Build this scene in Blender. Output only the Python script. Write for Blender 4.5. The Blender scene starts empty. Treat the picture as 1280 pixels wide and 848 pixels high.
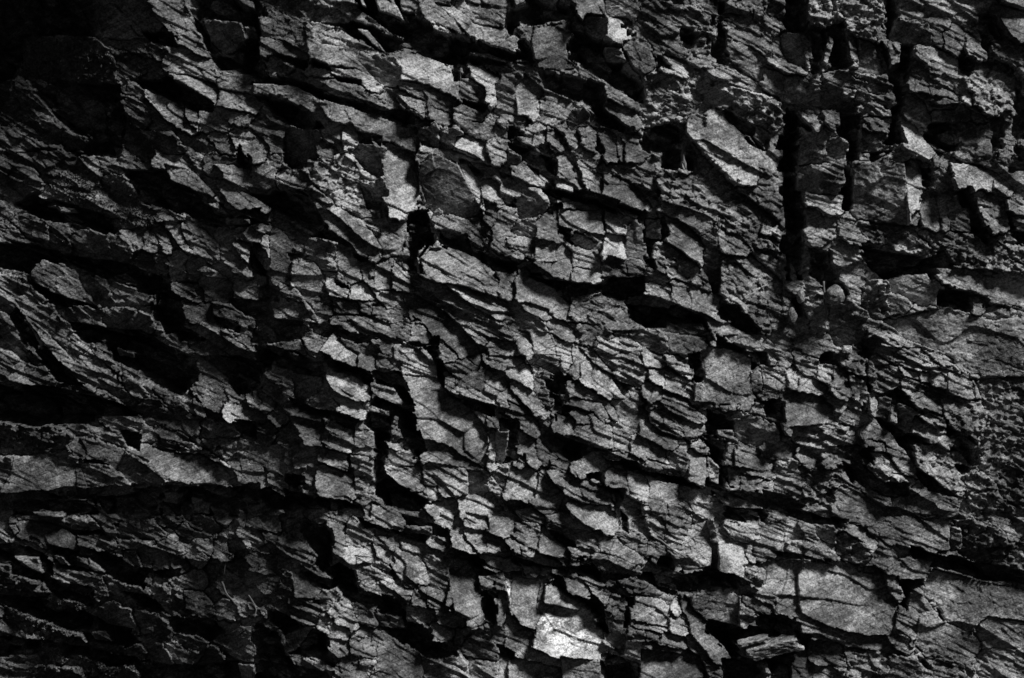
import bpy, math, random
import numpy as np
from mathutils import Vector

# ---------------------------------------------------------------- camera, sky, sun, exposure
SC = bpy.context.scene
S = 1.0 / 128.0            # metres per photograph pixel on the mean plane of the cliff (frame = 10 m wide)
DIST = 30.0                # camera stands 30 m in front of the wall
cam_data = bpy.data.cameras.new('camera')
cam = bpy.data.objects.new('camera', cam_data)
SC.collection.objects.link(cam)
ZC = 6.0                   # height of the picture centre above the foot of the cliff
cam.location = (0.0, -DIST, ZC)
cam.rotation_euler = (math.radians(90), 0, 0)
cam_data.sensor_width = 36.0
cam_data.lens = 36.0 * DIST / 10.0
cam_data.clip_end = 500.0
SC.camera = cam

SUN_DIR = Vector((0.52, -0.41, 0.75)).normalized()    # towards the sun: high, from the upper right, in front of the wall
world = bpy.data.worlds.new('World')
SC.world = world
world.use_nodes = True
wn = world.node_tree
bg = wn.nodes['Background']
sky = wn.nodes.new('ShaderNodeTexSky')
sky.sky_type = 'NISHITA'
sky.sun_disc = False
sky.sun_elevation = math.asin(SUN_DIR.z)
sky.sun_rotation = math.atan2(SUN_DIR.x, SUN_DIR.y)
sky.altitude = 5000
sky.air_density = 0.2
sky.dust_density = 0.0
bw = wn.nodes.new('ShaderNodeRGBToBW')               # the photograph is black and white
wn.links.new(sky.outputs['Color'], bw.inputs['Color'])
wn.links.new(bw.outputs['Val'], bg.inputs['Color'])
bg.inputs['Strength'].default_value = 0.07
sun_data = bpy.data.lights.new('sun', 'SUN')
sun_data.energy = 5.0
sun_data.angle = math.radians(14.0)
sun_data.color = (1.0, 1.0, 1.0)
sun = bpy.data.objects.new('sun', sun_data)
SC.collection.objects.link(sun)
sun.rotation_euler = SUN_DIR.to_track_quat('Z', 'Y').to_euler()
SC.view_settings.view_transform = 'Standard'
SC.view_settings.look = 'None'
SC.view_settings.gamma = 1.0
SC.view_settings.use_curve_mapping = False
SC.view_settings.exposure = 0.0

# ---------------------------------------------------------------- survey of the cliff
# Each block: "@x,y" origin of a surveyed square (photograph pixels; points inside are in quarter pixels).
# Each line: level protrusion [character]: outline.  level 0 = hollow, 1 = face turned down and left ... 4 = face turned up and right
SURVEY = '''
@0,0
0 -60: 0,0 470,0 480,180 130,190 60,400 0,480
0 -40: 300,390 600,420 600,690 480,720 330,650 240,550 170,460
0 -40: 860,0 1000,0 1280,60 1280,380 1100,380 1060,320 1030,260
0 -35: 60,760 200,740 600,800 640,700 500,640 400,760
0 -35: 500,470 620,480 640,560 680,610 620,690 520,680
0 -30: 700,170 880,150 910,230 760,230
1 4 moss: 130,195 420,200 560,290 580,420 400,400 250,380 140,330
1.5 14: 100,425 150,450 180,500 235,560 245,630 300,660 285,680 200,670 90,610 40,590 50,540 95,500
1 5: 330,670 400,700 410,740 350,720
2 6: 545,65 630,110 600,118 650,180 555,175 540,110
2 6: 690,80 780,130 760,150 700,140
2 10: 555,200 700,225 830,262 800,272 700,244
3 16: 770,0 830,0 920,90 1000,200 1030,275 1000,270 910,225 880,150 840,100 790,40
2 14: 850,260 920,240 1060,330 1070,390 1000,380 870,350 848,310
3 18: 880,380 950,390 1050,430 1085,470 1080,530 1050,500 960,440 885,405
0 -40: 640,400 860,380 885,408 960,442 1050,502 1090,540 1060,575 1000,570 880,520 740,460
2 5: 590,290 690,320 700,350 640,350 590,405
2 5: 580,405 640,420 700,470 640,450
2 8: 610,510 660,500 700,540 725,610 680,600 640,560
3 12: 740,470 800,480 900,540 930,590 960,640 880,600 830,550
3 14: 940,550 1000,580 1005,615 960,620 935,580
2 8: 1005,560 1100,580 1110,640 1010,630
1 4: 650,690 720,690 850,690 890,750 780,770 720,770 670,740
3 14: 780,745 830,780 920,800 940,848 820,848
2 4: 1110,400 1280,400 1280,470 1120,440
2.6 10: 1115,465 1265,480 1250,555 1100,535
2 12: 1095,545 1245,570 1210,605 1110,575
3 12: 1180,670 1250,680 1280,740 1280,848 1250,800 1240,760 1200,740
2 10: 1060,800 1190,790 1190,848 1060,848
0 -25: 1170,700 1240,800 1250,848 1200,848
1 -15: 1020,100 1200,120 1220,200 1130,270 1060,200
2 8: 1070,680 1130,700 1170,765 1120,740
@320,0
0 -40: 260,100 480,100 760,200 1100,130 1080,300 1060,330 960,330 740,250 640,280 420,130
0 -45: 720,0 780,70 900,130 1060,190 1280,270 1280,330 1080,320 860,240 700,180 500,40 450,0
0 -40: 0,0 20,60 25,300 60,380 0,400
2 10: 25,80 160,120 240,190 250,260 180,220 35,180
2.4 12: 30,190 150,220 250,270 245,290 150,265 35,255
0 -30: 60,270 260,290 255,360 160,310
2 8: 50,310 120,310 160,340 155,380 70,350
2.3 16: 265,215 360,220 480,300 560,340 600,400 570,400 480,350 360,305 270,280
2.2 8: 285,150 350,160 400,220 330,215 290,190
1.5 -6: 460,260 720,340 720,400 600,390 520,310
2.4 10: 260,345 380,360 380,380 260,370
2.4 16: 385,345 500,350 580,390 600,430 560,440 530,400 470,390 390,370
0 -22: 270,290 380,330 390,350 260,335
0 -25: 380,375 540,400 540,430 400,410
2 12: 160,370 300,385 500,440 600,500 620,540 520,500 380,470 260,430
0 -40: 0,370 160,380 380,470 620,540 800,560 800,640 600,590 400,540 280,470 100,420 0,420
2 12: 0,420 100,430 200,440 280,490 290,570 240,520 150,470 0,470
0 -45: 0,475 150,480 250,540 350,640 250,660 100,610 30,530
2 6: 350,510 520,560 760,640 790,750 660,690 560,650 400,600
2.4 8: 340,620 430,640 430,720 370,700
3 10: 470,620 495,660 490,720 440,715 440,660
1 -18: 180,670 300,680 295,820 180,800
0 -20: 490,650 640,680 640,740 500,730
3.6 12: 650,730 720,750 770,810 770,848 650,848
2.5 8: 310,720 380,740 370,800 310,770
1 -8: 520,750 640,740 660,848 520,848
2.6 20: 740,280 860,300 990,400 1000,490 880,440 820,400 735,400
2.2 10: 730,410 860,440 990,490 980,560 900,540 760,440
2.4 12: 740,480 830,510 830,560 760,520
2.4 10: 840,520 960,570 950,600 860,560
0 -25: 1000,300 1070,330 1070,390 1030,440 1010,430
3 22: 1075,330 1190,400 1195,520 1145,500 1140,430 1080,390
2 0: 1035,400 1075,400 1140,445 1140,515 1030,480
0 -20: 1020,485 1140,520 1190,530 1150,570 1020,520
1.5 4: 1200,430 1280,400 1280,560 1210,560
2.5 14: 995,540 1120,600 1110,620 1000,570
2 10: 1000,590 1130,620 1240,670 1100,660
1 4: 840,670 900,660 940,720 870,720
1 10: 920,670 1010,680 1000,740 930,730
2.6 14: 1010,690 1100,720 1150,810 1090,810 1000,750
2.4 8: 850,750 1000,760 1110,800 1000,800
1.8 8: 830,790 960,790 1020,848 830,848
0 -30: 1000,800 1180,820 1180,848 1030,848
2.6 14: 1190,710 1280,740 1280,820 1190,790
2.2 12: 800,0 880,0 1000,100 1080,180 1060,190 960,130 880,90
2.4 16: 900,20 1000,40 1240,150 1280,220 1280,270 1180,220 1080,180 1000,100
2 8: 1000,30 1140,70 1240,140 1100,110
3 14: 890,130 990,165 980,175 900,150
2.8 10: 480,0 545,25 530,30
2 8: 560,0 640,20 730,100 690,80 620,50
1.5 10: 690,0 740,10 780,60 730,50
2.6 10: 1060,265 1160,270 1280,320 1280,335 1160,290
2.2 6: 510,150 560,160 650,260 580,220
@640,0
0 -50: 0,0 80,0 330,30 320,110 180,120 50,140 0,200
0 -45: 20,190 60,180 130,290 120,350 40,330
0 -50: 280,120 400,180 560,230 600,310 640,350 670,400 670,530 600,520 460,420 350,350 270,290
0 -50: 120,355 300,365 460,420 480,560 620,640 620,680 460,640 350,530 150,440
2 14: 50,150 240,125 300,180 260,220 270,350 130,340 100,230
2.8 14: 335,0 430,0 440,75 340,60
1 8: 395,80 485,90 480,170 400,150
3 20: 485,88 570,92 570,190 540,220 480,180
0 -20: 575,100 610,100 600,180 575,190
2 4: 560,220 650,230 680,330 660,370 600,320
2 6: 470,240 540,250 560,300 480,290
2 10: 490,0 600,0 600,80 490,80
1.8 8: 680,40 860,60 980,90 970,130 860,110 690,80
2 6: 720,170 840,150 840,270 740,260
0 -25: 840,130 960,160 900,250 840,240
0 -30: 980,0 1040,0 1040,80 1080,200 1080,320 1000,320 1010,100
2.8 16: 770,280 840,320 840,380 770,360
0 -20: 730,290 770,280 770,380 730,370
2 2 rough: 670,380 830,400 860,480 840,580 680,640 670,540
2.8 18: 470,420 600,500 610,530 540,510 470,460
2.6 18: 480,520 580,560 610,620 580,630 480,560
2.2 16: 1090,60 1200,100 1280,170 1280,290 1180,220 1080,180
2 12: 1080,200 1180,240 1280,330 1280,420 1180,330 1080,260
2.2 10: 1000,370 1100,390 1280,460 1280,490 1140,440 1010,400
1.8 6 rough: 960,380 1140,450 1280,490 1280,620 1180,590 1060,510 960,470
2.8 18: 1000,580 1100,640 1200,740 1280,800 1280,848 1120,848 1000,760 890,650 900,630 1000,720
0 -25: 1040,530 1180,600 1280,660 1280,760 1200,720 1080,610
2.2 12: 0,0 60,10 20,30
2.4 6: 20,420 60,410 130,470 100,570 30,560
1.8 4: 160,500 260,520 280,640 180,600
1.6 4: 280,600 350,580 340,620 280,640
2.4 14: 60,640 180,660 180,720 70,690
2.8 14: 180,660 250,690 240,735 180,710
2.4 12: 0,580 60,600 60,640 0,620
0 -20: 0,620 50,640 60,700 0,690
2.6 10: 260,650 330,690 320,720 270,690
2.8 12: 350,660 410,680 410,750 360,720
0 -18: 410,690 470,700 470,780 420,760
2.6 10: 440,680 500,690 520,780 480,780 450,720
2.8 12: 570,710 620,690 640,780 570,770
0 -35: 640,640 800,600 870,620 880,700 720,780 640,740
2.2 8: 330,740 420,790 400,820 340,770
0 -45: 0,710 100,750 230,780 230,848 0,848
2.8 14: 235,795 290,830 290,848 235,848
1 2: 0,750 40,790 40,830 0,830
0 -40: 740,700 930,750 930,848 740,848
3 6: 850,730 870,740 868,840 850,840
2.4 10: 530,720 560,730 550,780 530,770
@960,0
0 -40: 80,0 200,0 200,100 280,140 380,100 400,180 440,330 420,360 220,380 200,180 60,160
0 -50: 540,0 700,0 640,150 600,180 620,220 740,220 730,330 690,480 680,560 690,740 580,720 600,600 600,350 540,220 590,150
0 -50: 80,540 160,540 220,640 170,700 160,848 40,848 60,640
0 -45: 300,550 460,560 470,640 460,740 500,760 640,750 520,820 380,848 380,720 340,660
0 -40: 850,600 960,610 960,760 850,790 780,700 780,620
0 -35: 1050,60 1140,60 1240,200 1120,230 1110,300 1080,270
0 -35: 950,270 1050,290 1060,380 1000,400 960,360
0 -35: 1100,580 1180,570 1180,750 1120,800
0 -35: 1220,420 1260,410 1280,520 1280,848 1210,848
2 8: 20,20 80,20 80,70 20,70
2.4 12: 0,90 60,110 90,150 0,130
2.6 16: 0,170 50,200 55,290 170,350 80,350 0,310
2.2 14 rough: 195,0 280,20 285,135 220,110
2.6 14: 310,180 325,220 290,320 270,310 290,240
1.2 -8: 80,210 150,180 190,260 180,320 100,300
2.4 4: 160,180 190,220 205,310 190,320 180,240
2.2 12: 75,410 140,400 190,440 180,480 110,490 70,460
2.2 10: 0,340 70,380 80,470 20,470 0,440
2.8 14: 400,170 445,220 445,330 410,290
2 4: 450,210 500,220 520,300 560,370 460,350
1.8 8: 440,370 580,390 580,440 460,420
2 10 rough: 380,20 440,0 540,60 530,180 470,190 400,120
2.4 14: 525,115 580,160 605,240 600,260 560,190
2.2 12: 600,220 655,230 655,300 610,330
1.4 -4: 300,380 470,400 460,500 310,540
2.2 8: 380,440 440,450 410,500 375,490
2.4 12: 470,530 600,560 600,585 480,560
2.6 14: 510,590 600,595 600,640 510,650
2.8 16: 165,545 235,600 240,640 220,640 170,590
2.6 14: 165,640 205,660 200,680 170,670
2.6 12: 310,560 355,570 355,620 310,610
2 18: 200,690 270,700 280,780 250,848 160,848 170,760
1.4 12: 290,730 370,730 360,790 300,780
2.2 8: 280,790 330,800 330,848 280,848
2.2 8: 470,680 560,690 560,750 470,755
2.4 10: 460,770 500,770 500,815 460,815
1.5 4: 640,130 830,160 830,230 740,215 620,190
2 8: 830,100 880,120 870,230 820,220
2.4 12: 880,170 940,150 980,200 960,270 890,240
3.2 18: 1000,190 1040,220 1080,260 1060,290 1000,250
2.4 16: 750,230 900,270 940,330 945,380 850,380 740,290
2.4 18: 810,310 940,340 940,390 820,380
2.2 14: 830,370 950,410 960,440 870,430
2.4 12: 735,310 780,330 790,460 710,440 710,390
2.4 14: 810,410 880,440 920,490 820,470
2.2 12: 700,490 780,480 790,600 700,590
2.0 16: 780,500 890,490 920,540 820,545
1.4 8: 830,550 970,550 990,600 840,590
3.3 16: 665,600 720,630 720,660 800,730 790,770 700,740 690,690
2 6: 970,630 1060,640 1110,720 1110,820 960,790
2.4 8 rough: 1000,400 1050,330 1180,330 1240,400 1220,520 1110,560 1040,520
2.8 10: 1000,460 1025,470 1010,510 990,500
2.8 14: 1145,60 1200,40 1260,110 1280,200 1210,190 1170,110
2.8 12: 1160,0 1240,0 1280,40 1200,20
2.4 8: 1040,530 1060,600 1040,620 1030,560
1.8 6: 1180,580 1220,600 1210,800 1180,780
2.6 8: 1130,200 1230,240 1270,300 1180,290
2 4: 630,770 690,780 670,848 630,830
2.6 6: 860,795 950,815 980,848 860,848
@0,212
0 -40: 600,0 830,0 1040,130 1160,200 1280,190 1280,270 1100,300 940,240 700,160 660,100
0 -35: 180,100 400,190 600,240 620,300 560,330 380,290 200,250 60,170
0 -35: 0,340 200,380 420,430 620,460 850,540 860,620 740,620 560,560 420,500 200,440 150,520 0,480
0 -40: 140,550 230,600 420,665 500,690 560,700 310,690 200,630
0 -45: 760,600 860,600 930,690 930,780 1040,848 840,848 760,720
0 -40: 350,770 510,790 700,800 780,848 380,848
0 -35: 60,640 110,700 210,830 200,848 130,848
0 -30: 1060,730 1200,770 1200,830 1100,800
0 -30: 1130,640 1200,640 1280,660 1280,760 1180,700
1.2 6: 80,20 150,30 200,110 120,100 80,70
1.2 8: 200,110 400,150 480,190 400,185 220,140
1 4: 300,190 370,200 380,220 310,215
1.4 12: 80,250 200,270 250,340 340,330 350,400 260,350 160,310
1.8 14: 290,300 350,320 340,345 300,335
1.4 14: 360,340 480,340 640,380 620,440 500,435 380,420
2 18: 190,480 260,480 380,550 440,600 430,660 340,635 240,590 200,530
1 8: 400,550 510,570 520,620 440,620
1.4 6: 590,590 720,620 720,650 610,640
1.6 14: 310,700 440,690 515,730 515,785 400,760 320,740
1.3 12: 520,730 640,730 740,760 740,800 600,790 520,765
1.6 22: 0,540 60,570 160,620 240,690 320,760 230,740 130,690 60,630 0,570
1.7 20: 110,700 180,740 300,840 300,848 220,848
1.8 22: 160,720 320,770 400,848 310,848 240,790
1.4 16: 0,700 60,760 130,830 100,820 0,750
1 4: 530,60 620,70 660,130 600,140
2.2 16: 830,0 930,10 980,70 1040,125 960,95 870,60
2.4 14: 1080,0 1180,10 1280,40 1280,90 1180,60
2.6 16: 1120,80 1180,90 1280,160 1280,190 1180,155
2.2 12: 1045,175 1090,170 1140,230 1080,215
2 14: 1140,245 1240,248 1240,272 1140,270
1.8 8: 620,270 740,260 760,290 640,300
2.6 12: 630,300 700,310 710,370 680,370
2.2 14: 730,320 790,330 820,400 730,370
2.4 12: 750,270 800,310 850,420 810,390
2.4 16: 830,230 900,310 960,400 930,380 880,310
2.4 14: 920,310 1010,330 1080,400 1060,440 960,390
2.4 10: 720,440 760,500 750,530 710,460
2.2 10: 810,430 835,470 830,530 800,510
1.8 8: 850,440 920,440 920,530 860,520
2 12: 930,470 1000,460 1010,510 960,530
2.4 10: 880,580 1000,610 1000,640 920,610
1.8 10: 1020,520 1120,570 1140,640 1040,630
2.6 12: 1100,400 1180,460 1240,520 1170,480
2.8 12: 1200,370 1280,440 1280,470 1230,420
2.4 10: 1200,590 1280,600 1280,650 1200,640
2 14: 1075,685 1190,720 1280,810 1280,830 1200,830 1195,760 1080,730
2 8: 940,700 1050,690 1060,750 970,760
2.2 16: 940,780 1060,780 1150,840 1040,820
2.4 10: 1190,300 1280,290 1280,340 1200,330
@320,212
0 -50: 0,110 220,110 270,150 380,215 375,300 510,380 480,390 300,340 200,270 80,190 0,130
0 -35: 0,200 75,220 70,280 0,260
0 -28: 0,360 40,370 75,450 80,560 100,620 95,740 220,760 260,810 270,848 0,848
0 -45: 760,200 860,180 900,330 880,380 840,400 830,520 790,560 760,480 740,340
0 -40: 900,300 1060,330 1080,400 1180,440 1280,480 1280,530 1180,510 1060,430 920,370
0 -30: 130,420 240,410 280,450 180,440
2 6: 0,0 90,0 90,90 0,100
2.4 10: 110,20 260,50 370,160 330,160 240,90 100,60
2 4 rough: 260,0 480,0 640,100 640,200 520,200 380,140 280,60
1.2 -4 rough: 520,60 640,70 680,200 560,190
3.7 18: 690,0 800,0 815,100 800,130 700,110
3.7 18: 640,145 800,145 800,200 740,215 680,205
2.5 22: 275,145 380,200 500,280 620,390 580,440 480,370 375,300 378,215
2 4: 620,330 700,330 700,390 640,400
1.3 10: 820,0 980,0 1060,110 1130,210 1020,230 920,190 840,140
3 14: 980,0 1060,20 1130,130 1140,220 1060,110
2 14: 920,250 1080,230 1125,290 1120,360 1040,310 930,290
0 -15: 930,300 1060,330 1060,370 930,340
2 10: 890,150 940,140 960,190 920,210
3 14: 1135,90 1180,80 1210,150 1190,200 1140,170
2.2 10: 1140,160 1195,180 1190,250 1150,230
0 -15: 1215,110 1280,130 1280,200 1230,180
1.8 10: 1210,220 1280,200 1280,280 1210,260
2.2 14: 1215,280 1280,300 1280,420 1215,380
2.5 14: 40,340 120,370 180,460 180,580 80,530 80,450
2.2 10: 190,460 290,460 330,520 340,590 180,580
2 18: 170,585 340,590 350,640 240,640 165,620
2 14: 280,370 390,370 405,500 320,505 280,430
2.4 14: 330,510 400,520 400,560 480,620 480,640 380,620 340,580
2.2 12: 410,400 480,390 480,460 520,520 480,580 410,540
0 -18: 390,555 460,565 460,600 420,590
0 -20: 480,420 580,440 570,465 500,455
2.6 14: 480,580 560,580 580,650 480,640
2 12: 590,510 670,490 690,580 600,600
2.7 14: 680,490 730,530 770,600 690,580
2.2 12: 520,470 590,500 590,600 560,560
2.6 16: 80,660 220,690 260,760 100,740
2 12: 270,660 390,640 390,720 280,720
2.2 10: 390,640 520,680 520,720 400,710
2.4 18: 400,730 560,740 680,820 690,848 640,848 520,790 400,770
0 -30: 270,770 400,780 640,848 300,848
1.8 16: 525,665 590,670 585,720 525,710
2.3 12: 590,680 680,700 700,740 590,720
2.3 8: 610,610 760,640 760,700 660,690
0 -20: 760,690 820,720 900,760 880,790 800,760
2.4 4: 760,640 880,690 1000,780 1060,848 960,848 880,760 800,700
2 18: 830,450 870,390 920,400 910,540 850,530
2.8 22: 910,410 1040,430 1090,480 1080,580 960,540 920,480
2.2 20: 1090,480 1160,490 1205,550 1190,620 1090,580
2.2 14: 1210,530 1280,530 1280,620 1200,610
2.8 10 flake: 950,560 1100,590 1230,680 1220,720 1100,680 980,600
2.2 6 flake: 800,560 950,590 1120,720 1280,848 1100,848 960,700 820,620
2 14: 780,810 830,790 860,840 780,840
1.6 12: 700,790 760,790 770,830 720,840
@640,212
0 -45: 150,0 230,20 240,80 440,130 660,200 680,260 560,240 440,190 260,150 150,110
0 -40: 210,150 260,160 260,280 330,310 330,370 300,380 240,330 210,360
0 -45: 460,530 560,540 680,540 700,600 560,670 440,620 310,640 180,600 120,530 290,555 410,570
0 -60: 570,670 820,670 980,740 1000,840 960,848 780,800 640,790 570,740
0 -40: 650,240 760,240 790,360 720,380 720,500 660,440
0 -40: 60,0 220,0 220,80 60,40
0 -35: 40,520 130,520 300,640 300,690 200,630
2.8 14: 235,0 330,20 350,80 240,40
2.6 14: 360,0 440,60 440,100 360,60
2.6 14: 230,60 300,80 300,110 230,90
2.6 16: 480,50 600,110 660,180 640,205 540,150 470,110
2 10: 0,0 60,10 150,70 60,50
2.4 12: 0,70 40,120 30,140 0,120
1.4 4: 30,150 120,120 150,180 110,260 40,250
1.4 6: 30,260 130,240 110,330 0,310
2.8 14: 130,260 220,200 230,260 215,360 130,330
2 12: 0,340 110,350 110,410 0,390
2.4 20: 125,365 200,370 215,460 120,430
2.4 12: 215,400 290,420 290,550 150,500 120,490 220,460
3.1 10: 260,145 450,210 450,330 330,290 262,280
2.8 14: 330,295 450,330 445,360 400,350
1.4 0: 330,320 440,370 440,390 330,370
1.6 8: 310,400 420,420 410,490 310,480
2.6 16: 320,490 420,520 410,570 300,550
2.8 14: 480,215 570,250 570,320 480,320
3.4 16: 470,320 560,340 555,440 465,430
1.8 8: 580,280 650,300 650,440 575,420
1.4 4: 670,250 740,260 740,340 680,330
1.8 10: 480,440 560,460 560,530 480,520
2 10: 580,460 630,470 630,530 580,510
1.6 6: 680,520 750,540 750,560 680,550
2.6 14: 670,570 770,590 770,630 680,620
1.2 4: 590,640 800,640 780,690 600,670
2.4 18: 765,190 880,210 980,250 990,310 970,320 890,270 770,220
2.6 16: 760,220 860,290 940,370 950,460 860,420 800,340
2.4 12 rough: 730,390 860,430 970,550 980,600 860,550 760,500
2.4 18: 820,560 920,590 990,640 990,720 920,710 820,650
1.2 0: 970,330 1030,300 1030,400 1050,560 1000,590 960,440
2.8 16: 1030,300 1120,350 1160,420 1140,470 1040,400
2.4 8 rough: 1050,430 1180,450 1280,560 1280,800 1180,760 1050,580
2.6 18: 1000,770 1120,780 1210,830 1210,848 1010,848
0 -30: 1030,660 1140,680 1240,800 1220,830 1040,750
2.6 16: 20,560 60,530 200,600 290,700 280,760 180,700 40,640
2.8 16: 70,670 180,700 180,740 80,690
2.2 10: 300,690 420,670 440,650 480,700 560,720 570,780 430,750 290,730
1.8 12: 20,700 140,770 200,848 150,848 30,740
2.4 12: 190,760 280,770 280,840 200,830
1.6 10: 780,770 940,770 1000,840 780,830
2 10: 340,790 440,790 480,848 350,848
2.2 8 rough: 760,40 900,60 1080,120 1280,260 1280,400 1180,340 1040,240 900,200 780,150
2.8 10: 1030,240 1060,250 1110,310 1080,300
@960,212
0 -55: 70,0 150,0 160,100 200,180 190,360 150,560 100,560 80,380
0 -60: 440,370 640,400 780,430 900,400 960,480 840,520 840,600 1040,620 1080,690 1060,740 960,700 840,690 700,640 780,560 700,520 560,560 480,460
0 -50: 360,0 430,0 430,230 360,220
0 -40: 910,80 1010,80 1080,200 1110,300 1090,380 1020,330 1020,260 970,180
0 -35: 1180,180 1220,220 1280,380 1280,420 1240,380 1190,260
0 -35: 200,370 320,400 340,560 400,600 400,680 350,690 280,580 200,520
0 -35: 140,600 200,640 220,780 180,800 140,760
1.8 6: 0,0 60,20 70,80 0,60
1.8 22: 150,0 360,0 370,60 340,120 160,100
2.2 20: 180,120 370,130 350,200 200,180
2.6 14: 195,200 240,210 260,350 220,355 200,280
2.4 12: 390,240 460,260 460,350 390,330
1.9 26: 430,0 680,0 700,150 730,240 450,245 435,150
2.8 24: 680,0 750,0 750,130 720,200 700,140
0 -30: 755,0 840,0 830,100 760,110
1.4 10: 855,0 905,20 895,90 860,90
2.9 22: 910,0 1050,10 1190,90 1180,130 1060,80 940,70
3.3 24: 1130,60 1190,95 1170,120 1130,90
2.6 8: 770,140 830,130 850,260 830,310 780,260
2.6 8: 870,160 905,120 890,300 870,300
2.2 6: 910,180 1000,200 1010,300 930,290
2.6 14: 1060,120 1180,150 1190,270 1100,290 1080,200
2.6 14: 1190,160 1280,220 1280,260 1200,210
2 10: 1220,240 1280,240 1280,310 1240,300
2.2 6 rough: 460,250 640,300 780,380 770,420 640,400 470,310
2.2 6 rough: 780,320 1000,330 1060,380 1280,430 1280,540 1130,500 940,470 880,390
2.4 10: 840,500 960,500 1080,560 1280,590 1280,640 1140,640 1040,600 860,530
1.8 8: 640,540 780,530 840,600 830,680 720,620 640,610
2 12: 580,640 660,640 690,690 680,720 590,690
2.2 6: 320,420 440,450 440,520 470,640 460,670 420,640 340,500
1.6 6 rough: 470,600 580,590 600,700 540,740 470,680
1.5 8: 300,740 400,690 480,720 470,830 380,848 290,800
2 4: 640,740 840,690 1000,790 1060,820 1040,848 800,848 660,780
1.6 6: 860,690 920,700 990,760 980,800 870,760
2.6 8: 1030,640 1075,650 1060,740 1020,720
2 4 rough: 1030,740 1280,680 1280,848 1060,848
2.6 10: 110,450 140,520 150,600 120,580
2.4 10: 0,280 50,310 40,330 0,320
2.2 8 rough: 170,640 280,660 300,800 230,800
2 8: 0,660 30,680 60,800 20,800
2.4 12: 470,760 540,760 540,790 480,785
2.4 10 flake: 520,790 700,800 760,848 520,848
@0,424
0 -55: 0,200 250,230 480,290 640,330 710,380 500,390 420,430 350,440 200,440 0,400
0 -40: 500,0 780,0 980,90 1000,200 900,290 860,310 760,220 560,110
0 -45: 1020,90 1200,80 1280,110 1280,260 1190,290 1130,200 1050,130
0 -35: 130,50 240,30 380,140 440,240 300,230 210,130
0 -30: 50,810 270,770 330,800 600,770 840,728 1180,735 1280,720 1280,848 60,848
0 -25: 420,610 610,610 600,640 430,640
0 -25: 600,440 720,460 720,570 640,540
0 -30: 1160,400 1280,410 1280,520 1180,470
1.5 22: 240,0 330,20 440,90 480,210 420,190 380,130 300,70
1.5 22: 330,0 430,40 560,150 660,310 640,330 540,280 470,210 440,90
1.2 10: 630,200 710,270 690,290 640,250
1 4: 590,50 660,70 660,90 600,80
1.2 10: 150,150 240,170 280,220 200,210
1 6: 0,60 50,100 40,160 0,150
1.3 10: 130,20 210,100 180,100
1.8 14: 690,330 800,310 900,330 980,340 1000,400 900,440 760,410
2 14: 720,395 880,410 990,400 990,450 880,440
2 16: 715,440 770,460 785,490 720,480
2 16: 780,450 900,470 910,510 800,490
2 16: 800,505 870,515 870,540 800,530
1.6 12: 520,390 700,385 700,450 600,440
1.8 8: 800,250 850,280 870,360 830,330
1.8 8: 920,280 970,350 980,380 940,350
2.2 14: 1000,130 1050,150 1130,250 1120,330 1050,320 1000,250
2.4 12: 1110,210 1190,290 1190,305 1140,280
2.9 16: 1130,330 1220,340 1280,390 1270,405 1160,390
2.2 12: 1100,0 1200,30 1280,70 1280,90 1180,60
1.6 8: 780,0 880,10 910,50 960,80 860,40
1.3 6 rough: 0,460 140,460 330,480 360,560 220,570 120,590 0,560
1.6 18: 70,600 225,590 225,750 140,720 50,690 80,650
1.7 18: 230,600 360,640 370,760 230,750
1.6 14: 220,575 330,560 380,610 350,640 290,620
1.4 10: 0,600 65,590 60,680 0,700
1.5 10: 410,620 590,640 640,760 450,765 430,700
1.8 16: 350,520 460,530 620,590 610,640 590,660 500,590 380,580
1.8 18: 600,650 640,590 720,630 810,640 830,700 700,710
1.9 18 rough: 810,580 960,560 1160,650 1190,730 1040,720 850,710
2.2 12: 375,620 400,640 440,770 500,840 420,790 380,720
1.7 18: 60,740 150,740 270,800 190,800 120,790 60,800
1.6 14: 325,795 430,790 430,805 330,805
1.6 10: 1000,420 1160,450 1160,520 1050,500
2 8 rough: 1040,500 1160,500 1240,560 1140,590
2.4 14: 1150,610 1200,620 1280,640 1280,710 1190,700
2.2 12: 1210,590 1280,560 1280,660 1220,660
1.4 8: 830,770 900,770 890,820 830,810
1.6 8: 960,790 1040,820 1040,848 980,848
@320,424
0 -45: 0,20 220,60 290,110 360,120 340,200 190,190 80,140 0,180
0 -45: 320,60 480,130 580,160 590,290 560,290 440,230 340,130
0 -50: 580,150 740,170 780,280 840,470 860,560 780,600 720,450 640,360 560,330 600,290
0 -55: 560,350 690,380 670,500 650,640 720,740 860,800 840,848 640,848 560,660 580,560 500,560 530,420
0 -40: 170,290 290,340 530,400 500,440 480,560 320,380 180,340
0 -45: 900,0 920,80 940,160 940,260 1000,290 1200,340 1200,400 1060,370 940,300 880,180 830,40
0 -50: 60,740 280,770 460,810 540,848 60,848 0,780
0 -35: 460,560 490,560 480,700 450,680
0 -30: 740,20 900,20 900,160 860,110
2 16: 95,20 220,40 230,60 110,40
2 10: 170,60 215,80 215,105 180,80
2.4 16: 270,0 380,10 340,60 280,50
3.4 22: 390,20 490,70 490,110 330,60
2.8 22: 535,80 590,110 590,140 530,120
2 10: 420,0 600,60 600,90 460,40
2.2 18: 620,10 700,20 720,70 680,80 650,60
2.4 20: 700,30 830,50 890,120 900,200 830,190 740,170 700,110
1.8 18: 620,80 720,120 720,160 620,140
2.2 14: 90,135 180,160 185,300 150,230 80,175
1.4 4: 190,170 320,200 310,270 200,280
3 16: 340,180 380,280 540,360 520,395 430,350 360,290
2.8 18: 355,160 480,190 560,240 560,280 440,250 390,220
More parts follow.
